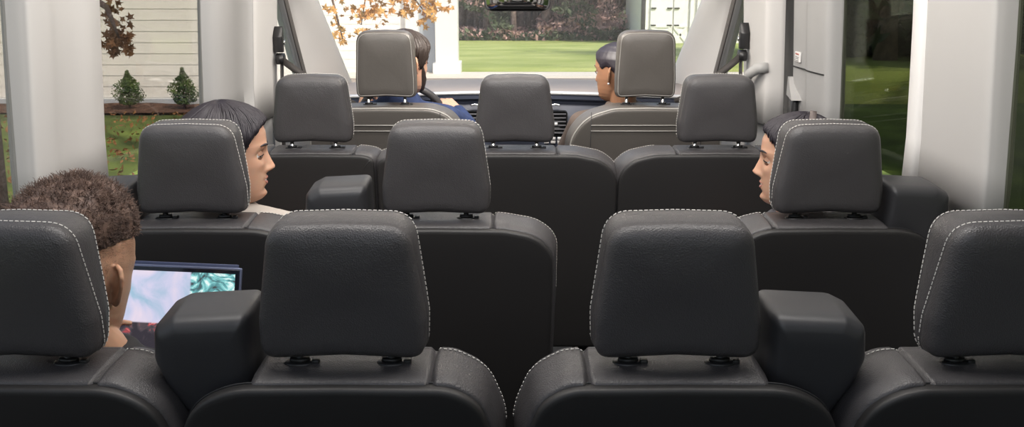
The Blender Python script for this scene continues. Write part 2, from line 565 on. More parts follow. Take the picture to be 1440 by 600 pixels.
ZU = [.96, 1.1, 1.25, 1.4, 1.55, 1.7, 1.80]
def smoothprof(pts, n=8):
    out = []
    for i in range(len(pts) - 1):
        p0 = pts[max(i - 1, 0)]; p1 = pts[i]; p2 = pts[i + 1]; p3 = pts[min(i + 2, len(pts) - 1)]
        for k in range(n):
            t = k / n
            out.append(tuple(.5 * ((2 * p1[j]) + (-p0[j] + p2[j]) * t + (2 * p0[j] - 5 * p1[j] + 4 * p2[j] - p3[j]) * t * t + (-p0[j] + 3 * p1[j] - 3 * p2[j] + p3[j]) * t ** 3) for j in range(2)))
    out.append(pts[-1])
    return out

LOWZ = [0, .3, .6, .9, .965]
for side, nm in ((-1, 'left'), (1, 'right')):
    # lower wall and header
    ys = [-.6 + k * .1 for k in range(43)]
    struct('wall_' + nm, wallpiece(side, [(y, 0) for y in ys if y <= 3.62], LOWZ), M['trim_grey'])
    struct('wall_%s_front' % nm if False else 'wall_' + nm + '_front_door', wallpiece(side, [(3.64 + k * .1, 0.0) for k in range(12)], [0, .3, .6, .85, .93]), M['trim_grey'])
    struct('wall_' + nm + '_header', wallpiece(side, [(y, 0) for y in ys if y <= 3.65], [1.80, 1.9, 2.02]), M['trim'])

# pillars (trim)
pl = smoothprof([(2.045, .056), (2.048, .02), (2.060, .004), (2.12, -.002), (2.18, .006), (2.26, .008), (2.34, .0), (2.42, .012), (2.452, .04), (2.462, .06)])
struct('trim_1', wallpiece(-1, pl, ZU), M['trim'])
pr = smoothprof([(2.03, .056), (2.033, .02), (2.045, .004), (2.10, .0), (2.20, .0015), (2.28, .003), (2.36, .006), (2.40, .02), (2.45, .035), (2.462, .055)])
struct('trim_2', wallpiece(1, pr, ZU), M['trim'])
pr2 = smoothprof([(2.364, .012), (2.372, -.004), (2.40, -.008), (2.43, 0), (2.45, .03), (2.465, .055)])
struct('trim_3', wallpiece(1, pr2, ZU, dy=lambda z: .05 * max(0, 1.35 - z)), M['trim_white'])
# left: door trim ahead of the side window up to the belt pillar
pl2 = smoothprof([(3.14, .05), (3.155, .02), (3.19, .0), (3.26, -.004), (3.36, .012), (3.42, .012), (3.44, .0)])
struct('trim_4', wallpiece(-1, pl2, ZU), M['trim_grey'])
pl3 = smoothprof([(3.44, .014), (3.455, -.006), (3.52, -.012), (3.62, -.008), (3.67, .01), (3.70, .05)])
struct('trim_5', wallpiece(-1, pl3, ZU), M['trim'])
# right: sliding-door trim, black seal, belt pillar
d1 = smoothprof([(2.98, .05), (2.985, .01), (2.995, -.004), (3.02, -.004)])
bm = wallpiece(1, smoothprof([(2.965, .045), (2.972, .012), (3.0, .0), (3.10, -.004), (3.13, .006), (3.235, .010), (3.255, .03)]), ZU)
struct('trim_6', bm, M['trim_grey'])
bm = wallpiece(1, [(3.25, .035), (3.30, .045), (3.39, .045), (3.40, .03)], [.965, 1.4, 1.8])
struct('trim_7', bm, M['seal'])
bm = wallpiece(1, smoothprof([(3.385, .03), (3.395, -.012), (3.42, -.022), (3.50, -.02), (3.58, -.012), (3.64, .0), (3.67, .05)]), ZU)
struct('trim_8', bm, M['trim'])
# pocket recess and seam on the sliding door trim
bm = bmesh.new()
X0 = wx(3.19, 1.1)
pk = rounded([(3.165, .93), (3.262, .93), (3.262, 1.09), (3.18, 1.09)], [.01, .02, .02, .02], 5)
loft(bm, [[Vector((X0 - .012 - (3.19 - p.x) * .13 + k, p.x, p.y)) for p in pk] for k in (0, .02)])
o = obj('door_latch_pocket', bm, M['black']); tag(o, 'black recessed latch pocket on the grey sliding door trim', 'door latch')
bm = bmesh.new()
prof = [(3.16, 1.085), (3.175, 1.10), (3.20, 1.115), (3.225, 1.135), (3.235, 1.155), (3.26, 1.155), (3.27, 1.09)]
loft(bm, [[Vector((X0 - .02 - (3.19 - p[0]) * .13 + k, p[0], p[1])) for p in prof] for k in (0, .004, .04)])
box(bm, X0 - .022, X0 + .02, 3.165, 3.29, .915, .935, .004)
struct('trim_9', bm, M['trim_grey'], ang=40)
bm = bmesh.new()
tube(bm, [(wx(y, 1.195) - i, y, 1.195) for y, i in ((2.985, .0), (3.0, .002), (3.05, .006), (3.10, .0055), (3.13, -.003), (3.18, -.004), (3.235, -.007))], .0022, 6)
struct('trim_10', bm, M['seal'])
# sticker
bm = bmesh.new()
box(bm, wx(3.2, 1.24) + .0035, wx(3.2, 1.24) + .0095, 3.165, 3.215, 1.215, 1.247)
st = obj('warning_sticker', bm, mat('sticker', (.8, .78, .76), .5), smooth=False)
tag(st, 'small white printed sticker on the grey sliding door trim', 'sticker')
for k, (a, b) in enumerate(((1.239, 1.243), (1.230, 1.2325), (1.224, 1.2265), (1.218, 1.2205))):
    bm = bmesh.new(); box(bm, wx(3.2, 1.24) + .002, wx(3.2, 1.24) + .0036, 3.17, 3.205 + .002 * k, a, b)
    obj('print_line', bm, mat('sticker_print', (.45, .15, .12) if k == 0 else (.3, .3, .3), .6), st, smooth=False)

# window panes
def pane(name, side, y0, y1, z0=.955, z1=1.81, out=.052, m=None, front=None):
    bm = bmesh.new()
    for s in (0,):
        n = 8
        rr = []
        for z in (z0, (z0 + z1) / 2, z1):
            a = [Vector((side * (wx(y0 + (y1 - y0) * k / n, z) + out), y0 + (y1 - y0) * k / n, z)) for k in range(n + 1)]
            b = [Vector((side * (wx(y0 + (y1 - y0) * k / n, z) + out + .005), y0 + (y1 - y0) * k / n, z)) for k in range(n, -1, -1)]
            rr.append(a + b)
        loft(bm, rr)
    return struct(name, bm, m, smooth=False)
pane('window_1', -1, .3, 2.05, m=M['glass_tint'])
pane('window_2', -1, 2.455, 3.145, m=M['glass_tint'])
pane('window_3', 1, .3, 2.035, m=M['glass_dark'])
pane('window_4', 1, 2.46, 2.975, m=M['glass_dark'])
pane('window_5', -1, 3.69, 4.36, z0=.925, z1=1.62, out=.05, m=M['glass'])
pane('window_6', 1, 3.66, 4.36, z0=.925, z1=1.62, out=.05, m=M['glass'])
# rear body corners (behind the camera)
for side, k in ((-1, 11), (1, 12)):
    struct('trim_%d' % k, wallpiece(side, [(-.6, 0), (-.2, -.01), (.2, 0), (.32, .05)], ZU), M['trim'])

# rear doors behind the camera
for sx in (-1, 1):
    bm = bmesh.new()
    a, b_ = sorted((sx * .01, sx * 1.12))
    box(bm, a, b_, -.68, -.61, 0, 1.0, .01); box(bm, a, b_, -.68, -.61, 1.75, 2.05, .01)
    box(bm, *sorted((sx * .01, sx * .12)), -.68, -.61, .99, 1.76, .01); box(bm, *sorted((sx * 1.0, sx * 1.12)), -.68, -.61, .99, 1.76, .01)
    dn = struct('door_%d' % (1 if sx < 0 else 2), bm, M['trim_grey'])
    bm = bmesh.new(); box(bm, *sorted((sx * .11, sx * 1.01)), -.65, -.645, .98, 1.77)
    struct('window_%d' % (8 if sx < 0 else 9), bm, M['glass'], smooth=False)

# floor, ceiling
bm = bmesh.new(); box(bm, -1.16, 1.16, -.6, 5.2, -.08, -.001)
struct('floor', bm, M['carpet'], smooth=False)
bm = bmesh.new()
for y0, y1 in ((-.6, 3.66),):
    n = 16
    rings = []
    for y in (y0, 1.5, 2.6, y1):
        w = wx(y, 1.9) + .09
        rings.append([Vector((w * (-1 + 2 * k / n), y, 2.02 + .05 * (1 - (-1 + 2 * k / n) ** 2))) for k in range(n + 1)] +
                     [Vector((w * (1 - 2 * k / n), y, 2.08 + .05 * (1 - (1 - 2 * k / n) ** 2))) for k in range(n + 1)])
    loft(bm, rings)
# roof front slopes down to windscreen header
def wsl(y):                         # windscreen height at y (centre line of slope)
    return 1.385 - (y - 4.0) * .59
bm2 = bmesh.new()
rings = []
for y, z in ((3.66, 2.03), (3.62, 1.80), (3.58, 1.66)):
    pass
struct('ceiling', bm, M['roof'])
bm = bmesh.new()
sec = [(3.64, 2.02), (3.64, 2.08), (3.72, 1.60), (3.55, 1.62), (3.45, 1.85)]
loft(bm, [[Vector((x, y, z)) for y, z in sec] for x in (-.98, -.5, 0, .5, .98)])
struct('trim_13', bm, M['roof'], ang=30)
# windscreen
bm = bmesh.new()
def wpt(u, v, off=0):               # u -1..1 across, v 0..1 down
    y = 3.66 + (4.86 - 3.66) * v
    z = 1.585 - (y - 3.66) * .59
    half = .822
    y2 = y - .04 * u * u
    return Vector((u * half, y2 + off * .5, z + off))
rings = []
NN = 20
for v in [k / 8 for k in range(9)]:
    a = [wpt(-1 + 2 * k / NN, v) for k in range(NN + 1)]
    b = [wpt(1 - 2 * k / NN, v, .006) for k in range(NN + 1)]
    rings.append(a + b)
loft(bm, rings)
struct('window_7', bm, M['glass'])
# A pillars, door frames
for side, k in ((-1, 14), (1, 15)):
    bm = bmesh.new()
    rings = []
    for t in [q / 10 for q in range(11)]:
        z = 1.60 - .68 * t
        yw = 3.66 + (1.585 - z) / .59 - .04
        yf = 3.70 + (1.52 - z) * .98
        xi = .812; xo = wx(yf, z) + .004
        P_ = [(xi + .002, yw + .04), (xi - .012, yw + .01), (xi - .010, yw - .03), (xi + .012, yw - .07 - .05 * t)]
        for q in (.35, .7): P_.append((xi + .012 + (xo - xi - .012) * q, yw - .07 - .05 * t + (yf - yw + .07 + .05 * t) * q - .008))
        P_ += [(xo, yf - .004), (xo + .06, yf + .0), (xo + .06, yf + .10), (xi + .06, yw + .05)]
        rings.append([Vector((side * x, y, z)) for x, y in P_])
    loft(bm, rings)
    struct('trim_%d' % k, bm, M['trim_white'], ang=50)
    # slanted door frame: dark bar + silver bar
    def dfr(y, z, w, xin, nm_, m_):
        pass
    for nm_, m_, dy0, wd, xin in (('trim_%d' % (k + 2), M['frame'], 0, .055, .0), ('trim_%d' % (k + 4), M['frame_light'], -.066, .014, .006)):
        bm = bmesh.new()
        rings = []
        for t in (0, .25, .5, .75, 1.0):
            z = 1.62 - .75 * t
            yc = 3.70 + (1.52 - z) * .98 + dy0
            x = wx(yc, z)
            rings.append([Vector((side * (x + xin), yc - wd, z)), Vector((side * (x - .006 + xin), yc - wd * .5, z)), Vector((side * (x + xin), yc, z)), Vector((side * (x + .022), yc + .004, z)), Vector((side * (x + .022), yc - wd, z))])
        loft(bm, rings)
        struct(nm_, bm, m_, ang=50)

# dashboard -------------------------------------------------------
dr = empty('dashboard', (0, 4.2, 0), 0, 'navy dashboard with air vents spanning the van below the windscreen', 'dashboard')
def dpart(name, bm, m, **k):
    o = obj(name, bm, m, dr, **k); o.location = (0, -4.2, 0); return o
def dash_sec(x):
    lift = .012 * math.cos(x / .86 * PI * .9)
    return lift
xs = [-.86 + 1.72 * k / 40 for k in range(41)]
bm = bmesh.new()
prof = [(4.155, .962), (4.20, .972), (4.35, .972), (4.55, .965), (4.74, .945), (4.74, .90), (4.2, .90)]
loft(bm, [[Vector((x, y + .03 * x * x, z + dash_sec(x))) for y, z in prof] for x in xs])
dpart('dash_top', bm, M['dash_top'], ang=50)
bm = bmesh.new()
prof = [(4.15, .950), (4.155, .930), (4.185, .915), (4.19, .90), (4.17, .86), (4.16, .78), (4.18, .66), (4.22, .5), (4.5, .45), (4.6, .90), (4.2, .952)]
loft(bm, [[Vector((x, y + .03 * x * x, z + dash_sec(x))) for y, z in prof] for x in xs])
dpart('dash_panel', bm, M['dash'], ang=40)
bm = bmesh.new()
tube(bm, [(x, 4.150 + .03 * x * x, .958 + dash_sec(x)) for x in xs], .0085, 8)
dpart('dash_edge_strip', bm, M['silver'])
# vents: centre pair
for cx in (-.155, .205, -.78, .80):
    bm = bmesh.new()
    o2 = rounded([(cx - .05, .775), (cx + .05, .775), (cx + .053, .885), (cx - .053, .885)], .012, 5)
    loft(bm, [[Vector((p.x, y, p.y)) for p in o2] for y in (4.148, 4.142, 4.20)])
    v = dpart('air_vent', bm, M['black'])
    for k in range(6):
        bm = bmesh.new(); box(bm, cx - .046, cx + .046, 4.132, 4.150, .787 + k * .017, .7915 + k * .017, .001)
        s_ = obj('vent_slat', bm, mat('vent_slat', (.09, .09, .10), .35) if k == 0 and cx == -.155 else bpy.data.materials['vent_slat'], v)
    bm = bmesh.new(); box(bm, cx - .008, cx + .008, 4.124, 4.134, .826, .838, .002)
    obj('vent_knob', bm, M['silver'], v)
    bm = bmesh.new()
    tube(bm, [(cx + (-.02 + .04 * k / 8), 4.150, .912 + .004 * math.sin(PI * k / 8)) for k in range(9)], .005, 8)
    dpart('chrome_accent', bm, M['chrome'])
bm = bmesh.new(); box(bm, -.09, .14, 4.135, 4.17, .76, .90, .008)
dpart('centre_screen', bm, M['black'])
k = 0
for cx in (.165, .195, .225):
    for z in (.745, .762):
        bm = bmesh.new(); box(bm, cx - .011, cx + .011, 4.145, 4.17, z - .006, z + .006, .002)
        dpart('button', bm, M['silver'] if (k % 2) else M['trim_grey']); k += 1

# steering wheel
sw = empty('steering_wheel', (-.46, 3.98, .88), 0, 'black steering wheel held by the driver in the blue jacket', 'steering wheel')
Mw = Matrix.Rotation(R(-62), 4, 'X')
bm = bmesh.new()
tube(bm, [Mw @ Vector((math.cos(2 * PI * k / 40) * .18, math.sin(2 * PI * k / 40) * .18, 0)) for k in range(40)], .0155, 12, closed=True)
obj('rim', bm, M['leather'], sw)
bm = bmesh.new()
o2 = rounded([(-.07, -.05), (.07, -.05), (.075, .04), (-.075, .04)], .03, 6)
loft(bm, [[Mw @ Vector((p.x * s, p.y * s, z)) for p in o2] for z, s in ((-.02, .8), (.0, 1), (.015, .95), (.025, .6))])
obj('hub', bm, M['black'], sw)
for a in (0, PI, -PI / 2):
    bm = bmesh.new()
    tube(bm, [Mw @ Vector((math.cos(a) * r, math.sin(a) * r, 0)) for r in (.05, .12, .178)], .011, 8, 1.5)
    obj('spoke', bm, M['silver'], sw)
bm = bmesh.new(); tube(bm, [(0, 0.01, -.01), (0, .24, -.10)], .03, 12)
obj('column', bm, M['black'], sw)

# rear-view mirror
rm = empty('rear_view_mirror', (.03, 4.12, 1.437), 0, 'black rear-view mirror hanging from the windscreen top', 'mirror')
bm = bmesh.new()
o2 = rounded([(-.13, -.085), (.13, -.085), (.138, -.005), (-.138, -.005)], [.03, .03, .02, .02], 6)
loft(bm, [[Vector((p.x * s, y, p.y - .0 + (1 - s) * -.045)) for p in o2] for y, s in ((0, .9), (-.012, 1), (-.022, 1), (-.0225, .95))])
bm.transform(Matrix.Translation((0, -.30, -.0)))
mh = obj('mirror_housing', bm, M['black'], rm)
bm = bmesh.new()
loft(bm, [[Vector((p.x * .93, y, -.045 + (p.y + .045) * .85)) for p in o2] for y in (-.3235, -.3225)])
obj('mirror_glass', bm, mat('mirror_glass', (.5, .5, .5), .05, 1), mh)
bm = bmesh.new(); tube(bm, [(0, -.30, -.03), (0, -.30, .06), (0, -.22, .10), (0, -.18, .125)], .012, 8)
obj('mirror_stem', bm, M['black'], rm)

# belts and grab handle
def belt(side, label, y, ztop, shoulder, xin=.02):
    x = side * (wx(y, ztop) - xin)
    root = empty('seat_belt', (x, y, ztop - .1), 0, label, 'seat belt')
    def P(n, bm, m, **k):
        o = obj(n, bm, m, root, **k); o.location = (-x, -y, -(ztop - .1)); return o
    bm = bmesh.new()
    o2 = rounded([(-.018, .0), (.018, .0), (.026, .06), (.004, .105), (-.022, .06)], .008, 5)
    loft(bm, [[Vector((x - side * d * 1.0, y + p.x * s, ztop - .10 + p.y)) for p in o2] for d, s in ((-.012, 1), (.012, 1), (.02, .8))])
    P('height_adjuster', bm, M['black'])
    bm = bmesh.new()
    loft(bm, [[Vector((x - side * d, y + .028 * math.cos(2 * PI * k / 16), ztop - .125 + .022 * math.sin(2 * PI * k / 16))) for k in range(16)] for d in (-.005, .022)])
    P('belt_guide', bm, M['black'])
    bm = bmesh.new()
    tube(bm, [(x - side * .024, y, ztop - .062), (x - side * .028, y, ztop - .062)], .009, 10)
    P('bolt', bm, M['chrome'])
    sx, sy, sz = shoulder
    bm = bmesh.new()
    a = Vector((x - side * .018, y - .01, ztop - .13)); b = Vector(shoulder)
    strap(bm, [a.lerp(b, k / 6) + Vector((0, 0, -.012 * math.sin(PI * k / 6))) for k in range(7)], .026, .004, (0, .3, 1))
    P('webbing', bm, M['webbing'])
    bm = bmesh.new()
    strap(bm, [(x - side * .012, y + .005, ztop - .13), (x - side * .006, y, ztop - .3), (x - side * .004, y - .02, .5)], .042, .004, (0, 1, 0))
    P('webbing', bm, M['webbing'])
    return root
belt(-1, 'dark seat belt running from the left pillar to the driver', 3.60, 1.305, (-.60, 3.60, 1.00))
belt(1, 'black seat belt running from the right pillar to the front passenger', 3.56, 1.322, (.64, 3.60, 1.01), .025)
bm = bmesh.new()
hx = wx(3.48, 1.1)
tube(bm, [(hx + .0, 3.40, 1.17), (hx - .035, 3.41, 1.165), (hx - .055, 3.45, 1.14), (hx - .06, 3.50, 1.10), (hx - .055, 3.55, 1.06), (hx - .02, 3.57, 1.03), (hx + .02, 3.57, 1.02)], [.02, .02, .018, .017, .018, .02, .02], 12)
o = obj('grab_handle', bm, M['trim_grey']); tag(o, 'grey grab handle on the right pillar behind the front passenger', 'handle')

# fill lamps added above the picture to brighten the dark cabin
for i, (y, w, e, col, tilt) in enumerate(FILL_LAMPS):
    lr = empty('fill_lamp', (0, y, 2.045), 0, ['added cool fill lamp just inside the rear doors, unseen', 'added fill lamp over the rear row, unseen', 'added fill lamp between the rear rows, unseen', 'added fill lamp over the second row, unseen'][i], 'lamp')
    bm = bmesh.new(); box(bm, -w / 2 - .02, w / 2 + .02, -.17, .17, .0, .02, .006)
    obj('fill_housing', bm, M['trim_white'], lr)
    ld = bpy.data.lights.new('lamp', 'AREA'); ld.shape = 'RECTANGLE'; ld.size = w; ld.size_y = .36; ld.energy = e; ld.color = col
    lo = bpy.data.objects.new('fill_light', ld); C.objects.link(lo); lo.parent = lr; lo.location = (0, 0, -.012); lo.rotation_euler = (R(tilt), 0, 0)

ml_ = empty('front_fill_lamp', (0, 3.52, 1.66), 0, 'added fill lamp above the front seats, unseen', 'lamp')  # unseen lamp added to brighten the front pillars and dash
bm = bmesh.new(); box(bm, -.30, .30, -.05, .05, 0, .12, .012); obj('fill_housing', bm, M['trim_white'], ml_)
ld = bpy.data.lights.new('front_fill_lamp', 'AREA'); ld.shape = 'RECTANGLE'; ld.size = .5; ld.size_y = .08; ld.energy = 13; ld.color = (1, .93, .84)
lo = bpy.data.objects.new('fill_light', ld); C.objects.link(lo); lo.parent = ml_; lo.location = (0, 0.0, -.006); lo.rotation_euler = (R(48), 0, 0)

# tablet
tb = empty('tablet', (-.678, 1.755, .865), 0, 'tablet in a dark case showing marbled art, held by the boy', 'tablet')
tb.rotation_euler = (R(-16), 0, R(-7))
bm = bmesh.new(); box(bm, -.145, .145, 0.004, .010, -.104, .104, .0028, 3)
obj('tablet_body', bm, mat('tablet_metal', (.14, .16, .24), .35, .7), tb)
bm = bmesh.new(); box(bm, -.148, .135, .0102, .015, -.10, .110, .002)
obj('case', bm, mat('navy_case', (.03, .04, .09), .6), tb)
bm = bmesh.new(); box(bm, -.141, .141, .0015, .0042, -.100, .100, .001)
obj('bezel', bm, mat('bezel_black', (.006, .008, .014), .12), tb)
bm = bmesh.new(); box(bm, -.133, .133, .0005, .0018, -.092, .092)
m = bpy.data.materials.new('marbled_screen'); m.use_nodes = True
nt = m.node_tree; b = nt.nodes['Principled BSDF']
tc = nt.nodes.new('ShaderNodeTexCoord'); sep = nt.nodes.new('ShaderNodeSeparateXYZ'); nt.links.new(tc.outputs['Object'], sep.inputs[0])
def nz(sc, dist, det=6):
    n = nt.nodes.new('ShaderNodeTexNoise'); n.inputs['Scale'].default_value = sc; n.inputs['Distortion'].default_value = dist; n.inputs['Detail'].default_value = det
    nt.links.new(tc.outputs['Object'], n.inputs['Vector']); return n
def ramp(src, stops):
    r = nt.nodes.new('ShaderNodeValToRGB')
    while len(r.color_ramp.elements) < len(stops): r.color_ramp.elements.new(.5)
    for e, (p, c) in zip(r.color_ramp.elements, stops): e.position = p; e.color = (*c, 1)
    nt.links.new(src, r.inputs[0]); return r
r1 = ramp(nz(14, .6).outputs[0], [(.35, (.28, .45, .58)), (.5, (.55, .55, .72)), (.65, (.72, .62, .72))])
r2 = ramp(nz(30, 2.5).outputs[0], [(.36, (.05, .06, .07)), (.46, (.10, .30, .32)), (.55, (.25, .62, .62)), (.62, (.8, .9, .88)), (.7, (.2, .45, .46))])
r3 = ramp(nz(28, 1.2, 9).outputs[0], [(.46, (.035, .03, .04)), (.55, (.09, .07, .08)), (.60, (.45, .06, .07)), (.68, (.7, .45, .42))])
r4 = ramp(nz(36, 3.0, 3).outputs[0], [(.50, (.05, .045, .055)), (.56, (.15, .45, .6)), (.60, (.06, .06, .08))])
def step(src, a, b_):
    mr = nt.nodes.new('ShaderNodeMapRange'); mr.inputs[1].default_value = a; mr.inputs[2].default_value = b_; nt.links.new(src, mr.inputs[0]); return mr
def mixc(f, a, b_):
    x = nt.nodes.new('ShaderNodeMix'); x.data_type = 'RGBA'; nt.links.new(f, x.inputs[0]); nt.links.new(a, x.inputs[6]); nt.links.new(b_, x.inputs[7]); return x.outputs[2]
top = mixc(step(sep.outputs['X'], .040, .044).outputs[0], r1.outputs[0], r2.outputs[0])
low = mixc(step(sep.outputs['X'], -.01, .04).outputs[0], r3.outputs[0], r4.outputs[0])
allc = mixc(step(sep.outputs['Z'], -.012, -.009).outputs[0], low, top)
nt.links.new(allc, b.inputs['Emission Color']); b.inputs['Emission Strength'].default_value = .68
b.inputs['Base Color'].default_value = (.01, .01, .01, 1); b.inputs['Roughness'].default_value = .15
sc_ = obj('screen', bm, m, tb, smooth=False)
# ------------------------------------------------------------------ people
FRONT = [(-.121, .035), (-.117, .056), (-.110, .070), (-.100, .0775), (-.088, .078), (-.075, .080), (-.060, .082), (-.045, .083), (-.020, .084), (.0, .085), (.015, .089), (.030, .092), (.050, .0915), (.070, .085), (.088, .070), (.102, .048), (.112, .020), (.1165, -.012)]
BACK = [(-.121, .020), (-.115, .002), (-.10, -.018), (-.08, -.036), (-.06, -.058), (-.04, -.078), (-.02, -.091), (.0, -.099), (.03, -.105), (.055, -.102), (.08, -.088), (.10, -.060), (.112, -.034), (.1165, -.012)]
WIDE = [(-.121, .012), (-.117, .020), (-.108, .032), (-.095, .043), (-.08, .051), (-.06, .058), (-.04, .064), (-.02, .069), (.0, .0725), (.03, .0755), (.055, .0745), (.08, .063), (.10, .043), (.112, .020), (.1165, .001)]
def gs(x, s): return math.exp(-(x / s) ** 2)
def head_pt(th, z, P):
    """th 0 = face, PI = back of the head; facing +Y"""
    f = interp(FRONT, z)[0]; b = interp(BACK, z)[0]; w = interp(WIDE, z)[0] * P.get('wide', 1)
    yc = (f + b) / 2 * .55 + b * .0 + .0
    yc = b + (f - b) * .46
    s, c = math.sin(th), math.cos(th)
    x = w * (abs(s) ** .92) * (1 if s > 0 else -1)
    y = yc + ((f - yc) * (abs(c) ** (.80 if z < .03 else .9)) if c > 0 else -(yc - b) * (abs(c) ** .95))
    if c > 0:
        m = min(1, c * 2.2)
        ax = abs(x)
        # nose
        if z < .02:
            t = max(0, min(1, (.018 - z) / .054))
            amp = .003 + .0215 * t ** 1.25
            if z < -.036: amp *= max(0, 1 - ((-.036 - z) / .0125) ** 2) if z > -.0485 else 0
            y += m * amp * gs(ax, .0065 + .0045 * t) * P.get('nose', 1)
        y += m * .0085 * gs(ax - .0125, .006) * gs(z + .040, .0065)
        y -= m * .0105 * gs(ax - .031, .0150) * gs(z - .001, .0115)
        y += m * .0040 * gs(ax - .028, .018) * gs(z - .021, .007)
        y += m * .0045 * gs(ax - .040, .017) * gs(z + .022, .015)
        zc = z - .10 * ax * P.get('smile', 1)         # mouth corners lifted
        y += m * .0048 * gs(ax, .020) * gs(zc + .0600, .0042)
        y += m * .0050 * gs(ax, .018) * gs(zc + .0745, .0052)
        y -= m * .0035 * gs(ax, .022) * gs(zc + .0672, .0022)
        y -= m * .0035 * gs(ax, .016) * gs(z + .0865, .005)
        y += m * .0050 * gs(ax, .017) * gs(z + .101, .010)
        y -= m * .0020 * gs(ax, .0035) * gs(z + .053, .004)
    return Vector((x, y, z))

def head_grid(bm, P, nz=96, nt=112):
    zs = [-.121 + .2375 * (.5 - .5 * math.cos(PI * (k + .5) / nz)) for k in range(nz)]
    loft(bm, [[head_pt(2 * PI * t / nt, z, P) for t in range(nt)] for z in zs])

def ear(bm, s, P):
    w = interp(WIDE, 0)[0] * P.get('wide', 1)
    O = Vector((s * (w - .003), -.012, -.004))
    out = Vector((s * .84, -.54, 0)).normalized() * 1.25; up = Vector((0, -.12, 1)).normalized()
    def Q(a, b, h=0):                       # a along 'out', b up
        return O + out * a + up * b + Vector((s * .4, .6, 0)) * h
    rim = [Q(-.002, .014), Q(.004, .026), Q(.013, .032), Q(.021, .028), Q(.0245, .016), Q(.0225, .002), Q(.0175, -.012), Q(.012, -.022), Q(.006, -.028), Q(.0, -.024), Q(-.002, -.014)]
    tube(bm, rim, [.003, .0036, .0042, .0044, .0042, .004, .004, .005, .006, .005, .003], 8)
    pl_ = [Q(.007, -.024), Q(.010, -.01), Q(.012, .004), Q(.012, .018), Q(.010, .027)]
    tube(bm, pl_, [.005, .008, .0105, .0105, .006], 10, .42)
    capsule(bm, Q(-.004, -.012), Q(-.002, .016), .008, .008)

def patch(P, f, off, nu=22, nv=10, th=.0012):
    """surface patch on the head: f(u,v)->(theta,z), lifted by off with closed thickness"""
    bm = bmesh.new()
    c0 = Vector((0, 0, 0))
    outer, inner = [], []
    for j in range(nv + 1):
        ro, ri = [], []
        for i in range(nu + 1):
            t, z = f(i / nu, j / nv)
            p = head_pt(t, z, P)
            n = (head_pt(t + .02, z, P) - head_pt(t - .02, z, P)).cross(head_pt(t, z + .002, P) - head_pt(t, z - .002, P)).normalized()
            if n.dot(Vector((p.x, p.y, 0))) < 0: n = -n
            e = min(1, 4 * min(i / nu, 1 - i / nu) * 1.5, 4 * min(j / nv, 1 - j / nv) * 1.5)
            o_ = off(i / nu, j / nv) if callable(off) else off
            ro.append(bm.verts.new(p + n * (o_ * e)))
            ri.append(bm.verts.new(p - n * .0015))
        outer.append(ro); inner.append(ri)
    for G, fl in ((outer, 0), (inner, 1)):
        for j in range(nv):
            for i in range(nu):
                q = (G[j][i], G[j][i + 1], G[j + 1][i + 1], G[j + 1][i])
                bm.faces.new(q if not fl else q[::-1])
    for j in range(nv):
        for i in (0, nu):
            bm.faces.new((outer[j][i], outer[j + 1][i], inner[j + 1][i], inner[j][i]))
    for i in range(nu):
        for j in (0, nv):
            bm.faces.new((outer[j][i], inner[j][i], inner[j][i + 1], outer[j][i + 1]))
    return bm

def hand(bm, wrist, fwd, nrm, side, curl=.5, sc=1.0, spread=.012):
    """fwd towards fingertips, nrm = direction the palm faces, side = +1/-1 thumb side"""
    f = Vector(fwd).normalized(); n = Vector(nrm); n = (n - f * n.dot(f)).normalized(); s = f.cross(n) * side
    W = Vector(wrist)
    kn = []
    for i, (o, L) in enumerate(((.030, .082), (.010, .086), (-.010, .082), (-.028, .074))):
        k = W + (f * L + s * o) * sc
        capsule(bm, W + s * o * .6 * sc + f * .008 * sc, k, .0135 * sc, .0105 * sc, 10, 3)
        kn.append((k, o))
    capsule(bm, W - f * .02 * sc, W + f * .02 * sc, .021 * sc, .021 * sc, 10, 3)
    for (k, o), L in zip(kn, ((.040, .025, .020), (.044, .028, .021), (.041, .026, .021), (.032, .020, .018))):
        d = (f + s * o * 3).normalized(); p = k; r = .0088 * sc
        for j, l in enumerate(L):
            d = (Matrix.Rotation(curl * (.7 + .35 * j), 3, f.cross(n)) @ d).normalized()
            q = p + d * l * sc
            capsule(bm, p, q, r, r * .9, 9, 3)
            p = q; r *= .92
    p = W + (f * .018 + s * .022) * sc; d = (f * .75 + s * .65 + n * .35).normalized()
    for j, l in enumerate((.042, .032, .026)):
        q = p + d * l * sc
        capsule(bm, p, q, (.0125 - .0015 * j) * sc, (.011 - .0015 * j) * sc, 9, 3)
        p = q; d = (d + f * .25 + n * .25 * curl - s * .2).normalized()

def remesh(o, vox, it=3, fac=.5):
    m = o.modifiers.new('skin', 'REMESH'); m.mode = 'VOXEL'; m.voxel_size = vox; m.use_smooth_shade = True
    if it:
        s = o.modifiers.new('soft', 'SMOOTH'); s.factor = fac; s.iterations = it

def torso(bm, st, seg=24):
    rings = []
    for (p, hw, hd, yaw) in st:
        p = Vector(p)
        rings.append([p + Vector((math.cos(yaw) * math.cos(a) * hw - math.sin(yaw) * math.sin(a) * hd, math.sin(yaw) * math.cos(a) * hw + math.cos(yaw) * math.sin(a) * hd, 0)) for a in [2 * PI * k / seg for k in range(seg)]])
    loft(bm, rings)

